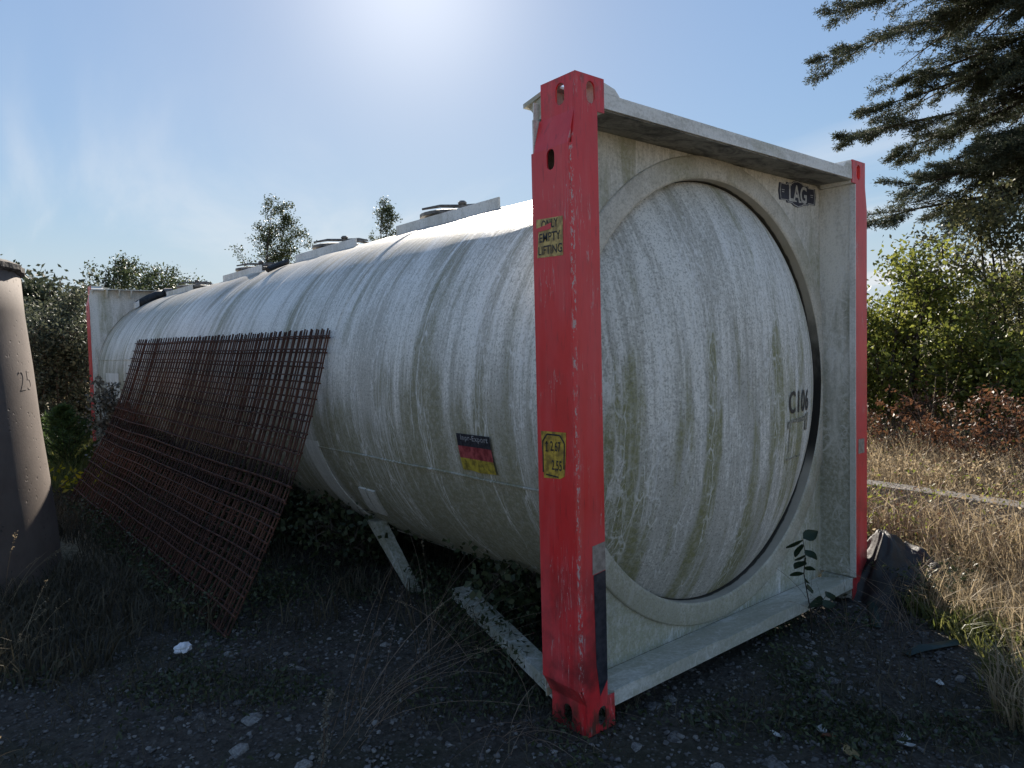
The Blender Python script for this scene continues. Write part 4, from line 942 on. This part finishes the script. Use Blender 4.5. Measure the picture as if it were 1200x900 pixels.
# --- grasses
def stalk_tuft(name, label, cat, loc, n, ln, seed, mat, dirn, spread, head=0.0, group=None, arch=.12, rad=.0016):
    rr = random.Random(seed); rng_ = np.random.default_rng(seed); root = thing(name, label, cat, loc, group); tb = MB(); P = []
    for i in range(n):
        p = Vector((rr.gauss(0, .07), rr.gauss(0, .07), -.02)); d = Vector((dirn[0]+rr.gauss(0, spread), dirn[1]+rr.gauss(0, spread), 1.0)).normalized(); l = ln*rr.uniform(.5, 1.2); q = [p]
        for k in range(8): d = (d + Vector((d.x*arch, d.y*arch, -arch*.55)) + Vector((rr.gauss(0, .03), rr.gauss(0, .03), 0))).normalized(); q.append(q[-1] + d*l/8)
        tb.tube(q, [rad*(1-.6*k/8) for k in range(9)], 3, cap=False)
        if head and rr.random() < head:
            for _ in range(26): P.append(tuple(q[-1].lerp(q[-3], rr.random()) + Vector((rr.gauss(0, .005), rr.gauss(0, .005), rr.gauss(0, .006)))))
    s_ = tb.build('stem', mat, root); a = s_.data.color_attributes.new('tint', 'FLOAT_COLOR', 'POINT'); a.data.foreach_set('color', np.repeat(rng_.random((len(s_.data.vertices)//27+1, 4)), 27, 0)[:len(s_.data.vertices)].astype(np.float32).ravel())
    if P: V, F, t = leaf_arrays(np.array(P), .012, rng_, aspect=.35); tag(np_mesh('seed_head', V, [F], L_DRY, root, t), kind='stuff')
    return root
def scatter(n, rng, x0, x1, y0, y1): return np.stack([rng.uniform(x0, x1, n), rng.uniform(y0, y1, n)], 1)
rng = np.random.default_rng(11)
def keep(P, f): return P[f(P[:, 0], P[:, 1])]
def patchy(P, s, thr, rng):
    v = np.sin(P[:, 0]*s+1.3)*np.sin(P[:, 1]*s*.9+.4) + .6*np.sin(P[:, 0]*s*2.3+.2)*np.sin(P[:, 1]*s*2.1) + rng.normal(size=len(P))*.35
    return P[v > thr]
P = patchy(scatter(170000, rng, 2.9, 12, -6, 9), 2.4, -.45, rng); P = keep(P, lambda x, y: (x > 3.3+.25*np.sin(3*y)) & ~((x > 3.9) & (x < 4.75) & (y < 1.6)))
o = blades('dry_grass_field', P, .60, .0060, .60, L_DRY, rng); tag(o, 'tall dry straw coloured grass field right of the tank', 'grass', kind='stuff')
P = patchy(scatter(52000, rng, 3.0, 9.5, -5, 6), 1.7, .15, rng); P = keep(P, lambda x, y: ~((x > 3.9) & (x < 4.75) & (y < 1.6)))
o = blades('brown_grass', P, .62, .006, .5, L_STALK, rng); tag(o, 'brown withered grass mixed through the straw field', 'grass', kind='stuff')
P = patchy(scatter(30000, rng, 2.5, 9, -5, 5), 2.1, .35, rng); P = keep(P, lambda x, y: (x > 2.9+.3*np.sin(4*y)) | (y < -.6-.55*(x-2.2)) & (x > 1.9))
o = blades('green_grass_tufts', P, .26, .011, .5, L_GREENG, rng); tag(o, 'patches of green grass between the dry straw on the right', 'grass', kind='stuff')
P = patchy(scatter(16000, rng, 1.8, 4.0, -3.2, 1.3), 3.1, .1, rng); P = keep(P, lambda x, y: (y < .1-.75*(x-3.0)*-1-1.0) & (x > 1.9) | (x > 3.05))
o = blades('straw_border', P, .34, .008, .55, L_DRY, rng); tag(o, 'straw grass along the edge of the shaded gravel', 'grass', kind='stuff')
for i, (x, y, h_, n_) in enumerate(((4.0, .75, .75, 9), (4.9, 1.2, .95, 10), (5.4, .4, 1.0, 12), (5.0, -.25, .9, 10), (6.0, .9, 1.1, 12), (3.6, .1, .6, 10), (3.4, -.5, .55, 12), (4.1, -.5, .6, 9), (5.9, -.3, 1.0, 10))):
    stalk_tuft('dead_weed', ('dead weed stems behind the near end of the concrete beam', 'dead weed stems beyond the beam beside the red post', 'tall dead weed stems in mid field', 'dead weed stems right of mid field', 'tallest dead weed stems before the bracken', 'dead weed stems in front of the beam', 'short dead weed stems by the shade edge', 'dead weed stems in front of the beam at the right edge', 'dead weed stems near the right picture edge')[i], 'weed', (x, y, .08), n_, h_, 120+i, L_STALK, (0, 0), .16, head=.8, group='dead weeds in the straw field', arch=.05, rad=.0028)
P = scatter(26000, rng, 1.3, 3.4, -3.0, .3); P = keep(P, lambda x, y: ((x-2.62)*.9 - (y+.25)*1.15 > .12*np.sin(7*x)+.10*np.sin(13*y)))
P = patchy(P, 3.3, -.35, rng)
o = blades('corner_straw', P, .27, .006, .6, L_DRY, rng); tag(o, 'low straw grass in the lit right foreground corner', 'grass', kind='stuff')
P = patchy(scatter(26000, rng, 1.3, 3.6, -3.0, .3), 4.1, .2, rng); P = keep(P, lambda x, y: ((x-2.62)*.9 - (y+.25)*1.15 > -.06+.12*np.sin(7*x)))
o = blades('corner_green', P, .16, .008, .7, L_GREENG, rng); tag(o, 'short green grass mixed into the right foreground corner', 'grass', kind='stuff')
def flakes(name, P, zlo, zhi, size, mat, rg, label):
    n = len(P); z = hgt(P[:, 0], P[:, 1]) + rg.uniform(zlo, zhi, n); V, F, t = leaf_arrays(np.stack([P[:, 0], P[:, 1], z], 1), size, rg, aspect=.45)
    tag(np_mesh(name, V, [F], mat, None, t), label, 'weeds', kind='stuff')
P = patchy(scatter(60000, rng, 3.0, 9, -4, 5), 2.7, .1, rng); flakes('seed_heads', P, .12, .56, .030, L_DRY, rng, 'dry seed heads and leaves all through the straw field')
P = patchy(scatter(60000, rng, 3.0, 9, -4, 5), 1.9, .3, rng); flakes('green_weeds', P, .05, .55, .032, L_BUSHR, rng, 'green weed leaves scattered low in the straw field')
P = patchy(scatter(40000, rng, 3.2, 9, -4, 5), 2.2, .3, rng); flakes('brown_weeds', P, .05, .50, .030, L_BRACK, rng, 'withered brown leaves scattered in the straw field')
P = patchy(scatter(26000, rng, -.3, 2.9, -1.4, .2), 3.7, .55, rng); flakes('low_weeds', P, .0, .055, .028, L_BRAMB, rng, 'low green weeds creeping over the shaded right gravel')
P = patchy(scatter(22000, rng, -2.0, .5, .3, 3.2), 3.1, .7, rng); flakes('low_weeds', P, .0, .06, .028, L_BRAMB, rng, 'low green weeds creeping over the shaded left gravel')
P = scatter(3800, rng, .0, .75, .5, 2.6); P = keep(P, lambda x, y: np.abs(x-(.1+.32*(y-.3))) < .22); flakes('low_weeds', P, .0, .16, .034, L_BRAMB, rng, 'green weeds growing round the bottom brace')
P = scatter(2600, rng, 2.45, 3.5, -.5, .45); flakes('low_weeds', P, .02, .22, .034, L_BRAMB, rng, 'dark weeds tangled round the black plastic sheet')
P = scatter(5000, rng, -.9, -.1, 2.2, 6.8); flakes('low_weeds', P, .0, .22, .034, L_BRAMB, rng, 'dark weeds along the foot of the rusty mats')
# left: sunlit grass beyond the cone and the dark turf between cone and mats
P = scatter(26000, rng, -4.5, 1.2, 7.6, 16); P = keep(P, lambda x, y: np.hypot(x+2.73, y-5.01) > 1.75)
o = blades('far_grass', P, .42, .012, .4, L_GREENG, rng); tag(o, 'sunlit grass beyond the concrete cone', 'grass', kind='stuff')
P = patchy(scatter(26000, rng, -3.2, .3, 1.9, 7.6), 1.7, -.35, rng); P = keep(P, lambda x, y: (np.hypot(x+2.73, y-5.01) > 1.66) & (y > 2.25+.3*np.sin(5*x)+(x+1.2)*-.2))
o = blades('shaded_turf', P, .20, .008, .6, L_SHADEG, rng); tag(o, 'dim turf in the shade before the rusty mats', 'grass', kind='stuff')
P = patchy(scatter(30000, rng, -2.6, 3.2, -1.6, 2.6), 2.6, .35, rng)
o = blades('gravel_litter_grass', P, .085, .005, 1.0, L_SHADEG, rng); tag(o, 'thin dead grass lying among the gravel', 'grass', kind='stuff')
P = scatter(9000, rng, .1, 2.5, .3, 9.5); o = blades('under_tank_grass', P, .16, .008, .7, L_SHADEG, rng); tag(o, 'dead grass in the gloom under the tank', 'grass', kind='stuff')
P = scatter(40000, rng, -40, 60, 9, 70); P = keep(P, lambda x, y: (np.hypot(x, y) > 14)); P = P[:22000]
o = blades('distant_grass', P, .7, .05, .4, L_DRY, rng); tag(o, 'rough grass far behind the tank', 'grass', kind='stuff')

stalk_tuft('dry_grass_tuft', 'tuft of long arching dead stalks left of the near red post', 'grass tuft', (-.62, .72, 0), 22, .78, 1, L_STALK, (.35, -.25), .28)
stalk_tuft('dry_grass_tuft', 'tuft of dead stalks tangled at the foot of the near red post', 'grass tuft', (-.14, .22, 0), 26, .36, 2, L_STALK, (.3, -.5), .65, arch=.3)
stalk_tuft('dry_grass_tuft', 'tuft of dead stalks in front of the bottom brace', 'grass tuft', (.02, 1.05, 0), 22, .75, 3, L_STALK, (.35, -.2), .3, head=.3)
stalk_tuft('dry_grass_tuft', 'dead stalks standing before the black plastic sheet', 'grass tuft', (2.15, -.35, 0), 26, .42, 4, L_STALK, (0, 0), .25)
stalk_tuft('dry_grass_tuft', 'sparse dead stalks on gravel below the sapling', 'grass tuft', (1.9, -.1, 0), 14, .36, 5, L_STALK, (0, 0), .35)
stalk_tuft('flowering_grass', 'sunlit grass heads at the left edge before the cone', 'grass tuft', (-1.70, 2.55, 0), 8, .42, 6, L_DRY, (.25, .15), .22, head=.9, group='lit grass by the cone')
stalk_tuft('flowering_grass', 'sunlit grass heads arching out beside the cone foot', 'grass tuft', (-1.66, 3.5, 0), 7, .50, 7, L_DRY, (.35, 0), .2, head=.9, group='lit grass by the cone')
stalk_tuft('flowering_grass', 'sunlit short tuft at the lower left corner', 'grass tuft', (-1.90, 1.55, 0), 10, .22, 8, L_DRY, (.1, .1), .4, head=.5, group='lit grass by the cone')
# dock stalk with brown seed clusters, low in the foreground
def dock():
    root = thing('dock_stalk', 'dead dock stalk with brown seed clusters in the foreground', 'weed', (-.87, .55, 0)); tb = MB(); pts = [(0, 0, -.02), (.02, .0, .08), (.03, .02, .17), (.06, .02, .26)]
    tb.tube(pts, [.004, .0035, .003, .002], 5); s_ = tb.build('stem', L_STALK, root); rr = random.Random(8); rg = np.random.default_rng(8); P = []
    for u in (.15, .3, .42, .62, .75, .9, 1.0):
        i = min(2, int(u*3)); c_ = Vector(pts[i]).lerp(Vector(pts[i+1]), u*3-i)
        for _ in range(40): P.append(tuple(c_ + Vector((rr.gauss(0, .009), rr.gauss(0, .009), rr.gauss(0, .010)))))
    V, F, t = leaf_arrays(np.array(P), .013, rg, aspect=.8); tag(np_mesh('seed_cluster', V, [F], L_SEED, root, t), kind='stuff')
dock()

# ------------------------------------------------------------------ stones, gravel, litter
def rock_mesh(seed, n=16, flat=.6):
    rr = random.Random(seed); bm = bmesh.new()
    for i in range(n):
        v = Vector((rr.gauss(0, 1), rr.gauss(0, 1), rr.gauss(0, 1))).normalized()*rr.uniform(.8, 1.05); bm.verts.new((v.x*.5, v.y*.5*rr.uniform(.7, 1), v.z*.5*flat))
    r = bmesh.ops.convex_hull(bm, input=bm.verts); bmesh.ops.delete(bm, geom=[g for g in r['geom_interior'] if isinstance(g, bmesh.types.BMVert)], context='VERTS')
    bmesh.ops.bevel(bm, geom=list(bm.edges), offset=.03, segments=1, affect='EDGES', clamp_overlap=True)
    bmesh.ops.triangulate(bm, faces=bm.faces); return bm
rocks = []; raw = []
for i in range(9):
    bm = rock_mesh(100+i, 14, (.55, .45, .7)[i % 3]); me = bpy.data.meshes.new('stone'); bm.to_mesh(me); bm.free()
    raw.append((np.array([v.co[:] for v in me.vertices]), np.array([p.vertices[:] for p in me.polygons])))
    me.materials.append(M_STONE if i < 6 else M_STONE2); rocks.append(me)
def stone(x, y, s_, k, label, group='stones on the gravel', rz=0.0, sink=.25):
    o = link('stone', rocks[k]); o.location = (x, y, float(hgt(x, y)) + s_*(.27-sink)); o.scale = (s_, s_*.85, s_*.8); o.rotation_euler = (.2*math.sin(k*3), .15, rz)
    tag(o, label, 'stone', group); return o
big = [(.36, -.20, .125, 0, 'large angular grey stone right of the near red post'), (1.13, -.42, .15, 3, 'broad grey stone in the middle of the right gravel'), (.47, .02, .13, 1, 'rounded dark stone tucked under the bottom beam'),
       (.14, -.16, .075, 7, 'pale stone close beside the near post foot'), (-.03, -.26, .11, 2, 'upright stone before the near post'), (.60, .03, .09, 8, 'pale stone under the bottom beam'), (.55, -.30, .10, 4, 'flat stone right of the large angular stone'),
       (1.35, -.22, .12, 5, 'dark stone below the sapling'), (.45, -.62, .17, 0, 'big dark stone at the bottom picture edge'), (-.55, 1.5, .14, 6, 'pale flat slab on the left gravel'), (-.9, 1.15, .13, 7, 'pale long stone left of the dead tuft'), (-1.05, .95, .12, 8, 'pale stone low on the left gravel')]
for j, (x, y, s_, k, lab) in enumerate(big): stone(x, y, s_*1.35, k, lab, rz=j*1.3, sink=.36)
rr = random.Random(12)
for i in range(130):
    if i < 75: x, y = rr.uniform(.2, 2.6), rr.uniform(-1.3, .0)
    else: x, y = rr.uniform(-1.3, .0), rr.uniform(.4, 2.3)
    if x < .3 and -.05 < y < .3: continue
    s_ = rr.choice((.03, .035, .04, .045, .05, .06, .075, .095))
    stone(x, y, s_, rr.randrange(9), 'small stone lying on the ' + ('gravel in front of the bottom beam' if i < 75 else 'gravel left of the near post'), 'small stones before the bottom beam' if i < 75 else 'small stones left of the near post', rr.uniform(0, 6))
def gravel(n, x0, x1, y0, y1, s0, s1, seed, mat, label):
    rg = np.random.default_rng(seed); Vs = []; Fs = []; b = 0
    for i in range(n):
        v, f = raw[rg.integers(9)]; s_ = rg.uniform(s0, s1)*(1 if rg.random() < .85 else 1.6); a = rg.uniform(0, 6.28); x, y = rg.uniform(x0, x1), rg.uniform(y0, y1)
        if -.02 < x < .25 and -.02 < y < .3: continue
        R2 = np.array([[math.cos(a), -math.sin(a), 0], [math.sin(a), math.cos(a), 0], [0, 0, 1]])
        Vs.append(v@R2.T*s_ + np.array([x, y, float(hgt(x, y)) + s_*.12])); Fs.append(f+b); b += len(v)
    o = np_mesh('gravel', np.concatenate(Vs), [np.concatenate(Fs)], mat); tag(o, label, 'gravel', kind='stuff')
gravel(3000, -.2, 3.0, -1.5, .15, .010, .026, 1, M_STONE, 'loose gravel in front of the tank end')
gravel(3000, -1.9, .1, .0, 2.5, .010, .026, 2, M_STONE, 'loose gravel left of the near post')
gravel(1700, -1.9, 3.0, -1.4, 2.4, .012, .03, 3, M_STONE2, 'pale chips among the dark gravel')

def crumple(name, label, cat, loc, size, mat, seed, tall=.7):
    bm = bmesh.new(); bmesh.ops.create_icosphere(bm, subdivisions=3, radius=.5)
    for v in bm.verts:
        n1 = mnoise.noise(v.co*4+Vector((seed, 0, 0))); n2 = 1-abs(mnoise.noise(v.co*7+Vector((0, seed, 0))))*2; k = 1+.35*n1+.16*n2; v.co = Vector((v.co.x*k, v.co.y*k*.8, max(-.1, v.co.z*k*tall)))
    me = bpy.data.meshes.new(name); bm.to_mesh(me); bm.free(); me.materials.append(mat); o = link(name, me, None, loc); o.scale = (size,)*3; tag(o, label, cat)
crumple('paper_scrap', 'crumpled white paper on the dark gravel before the mats', 'litter', (-.96, 2.06, .02), .085, M_PAPER, 3)
crumple('plastic_scrap', 'small white scrap beside the black plastic sheet', 'litter', (2.45, -.12, .06), .06, M_PALELEAF, 5, .9)
def fallen_leaf(x, y, ln, rz, mat, label, curl=.3, lift=0.012):
    m = MB(); n = 6; vs = []
    for i in range(n+1):
        u = i/n; wd = .36*ln*math.sin(math.pi*min(1, u**.85+.01))
        for k in (-1, 0, 1): vs.append((ln*(u-.5), wd*k, curl*ln*((u-.5)**2)*1.2 + .12*ln*abs(k)))
    m.add(vs, [(3*i+k, 3*i+k+1, 3*i+k+4, 3*i+k+3) for i in range(n) for k in range(2)])
    m.tube([(ln*.5, 0, curl*ln*.3), (ln*.75, .05*ln, curl*ln*.1)], .0015, 3)
    o = m.build('fallen_leaf', mat, None, True, (x, y, float(hgt(x, y))+lift)); o.rotation_euler = (.2, -.15, rz); tag(o, label, 'leaf', 'pale leaves on the gravel')
M_TANLEAF = simple('tan_leaf', (.20, .14, .06), (.32, .24, .11), 30, .6); M_BRNLEAF = simple('brown_leaf', (.12, .045, .02), (.2, .08, .04), 30, .6)
for x, y, ln, rz, m_, lab in ((.84, -.57, .06, .3, M_PALELEAF, 'pale leaf near the brown leaf on the right gravel'), (.66, -.47, .05, 1.4, M_PALELEAF, 'pale upright leaf left of the brown leaf'), (.95, -.86, .07, 2.2, M_PALELEAF, 'pale leaf at the right foreground edge'), (1.02, -.83, .05, .7, M_PALELEAF, 'pale leaf just above the edge leaf'),
                          (.73, -.74, .085, 1.0, M_TANLEAF, 'tan yellow leaf in the right foreground'), (.80, -.62, .075, 2.8, M_BRNLEAF, 'reddish brown leaf under the pale leaf'), (1.6, -.75, .05, .4, M_PALELEAF, 'pale leaf by the dark green plastic'), (-.31, 4.0, .07, 1.2, M_PALELEAF, 'pale leaf hanging in the mat bottom'), (2.5, -.2, .09, 2.0, M_PALELEAF, 'pale leaf below the black plastic')):
    fallen_leaf(x, y, ln, rz, m_, lab)
def plastic_strip(pts, wd, label):
    m = MB(); n = len(pts); vs = []
    for i, p in enumerate(pts):
        p = Vector(p); d = (Vector(pts[min(n-1, i+1)])-Vector(pts[max(0, i-1)])).normalized(); s_ = d.cross(Vector((0, 0, 1))).normalized()
        for k in range(5): vs.append(p + s_*wd*(k/4-.5) + Vector((0, 0, .35*wd*math.cos((k/4-.5)*2.6) + .01*math.sin(3*i+k))))
    m.add(vs, [(5*i+k, 5*i+k+1, 5*i+k+6, 5*i+k+5) for i in range(n-1) for k in range(4)])
    o = m.build('plastic_strip', M_GREENP, smooth=True); tag(o, label, 'litter')
plastic_strip([(2.40, -.08, .0), (2.28, -.15, .015), (2.16, -.21, .01), (2.05, -.27, -.01)], .05, 'dark green plastic strip by the black sheet')
plastic_strip([(2.12, -.64, -.005), (2.0, -.61, .008), (1.88, -.56, .01), (1.80, -.52, -.01)], .055, 'dark green plastic strip nearer the viewer')
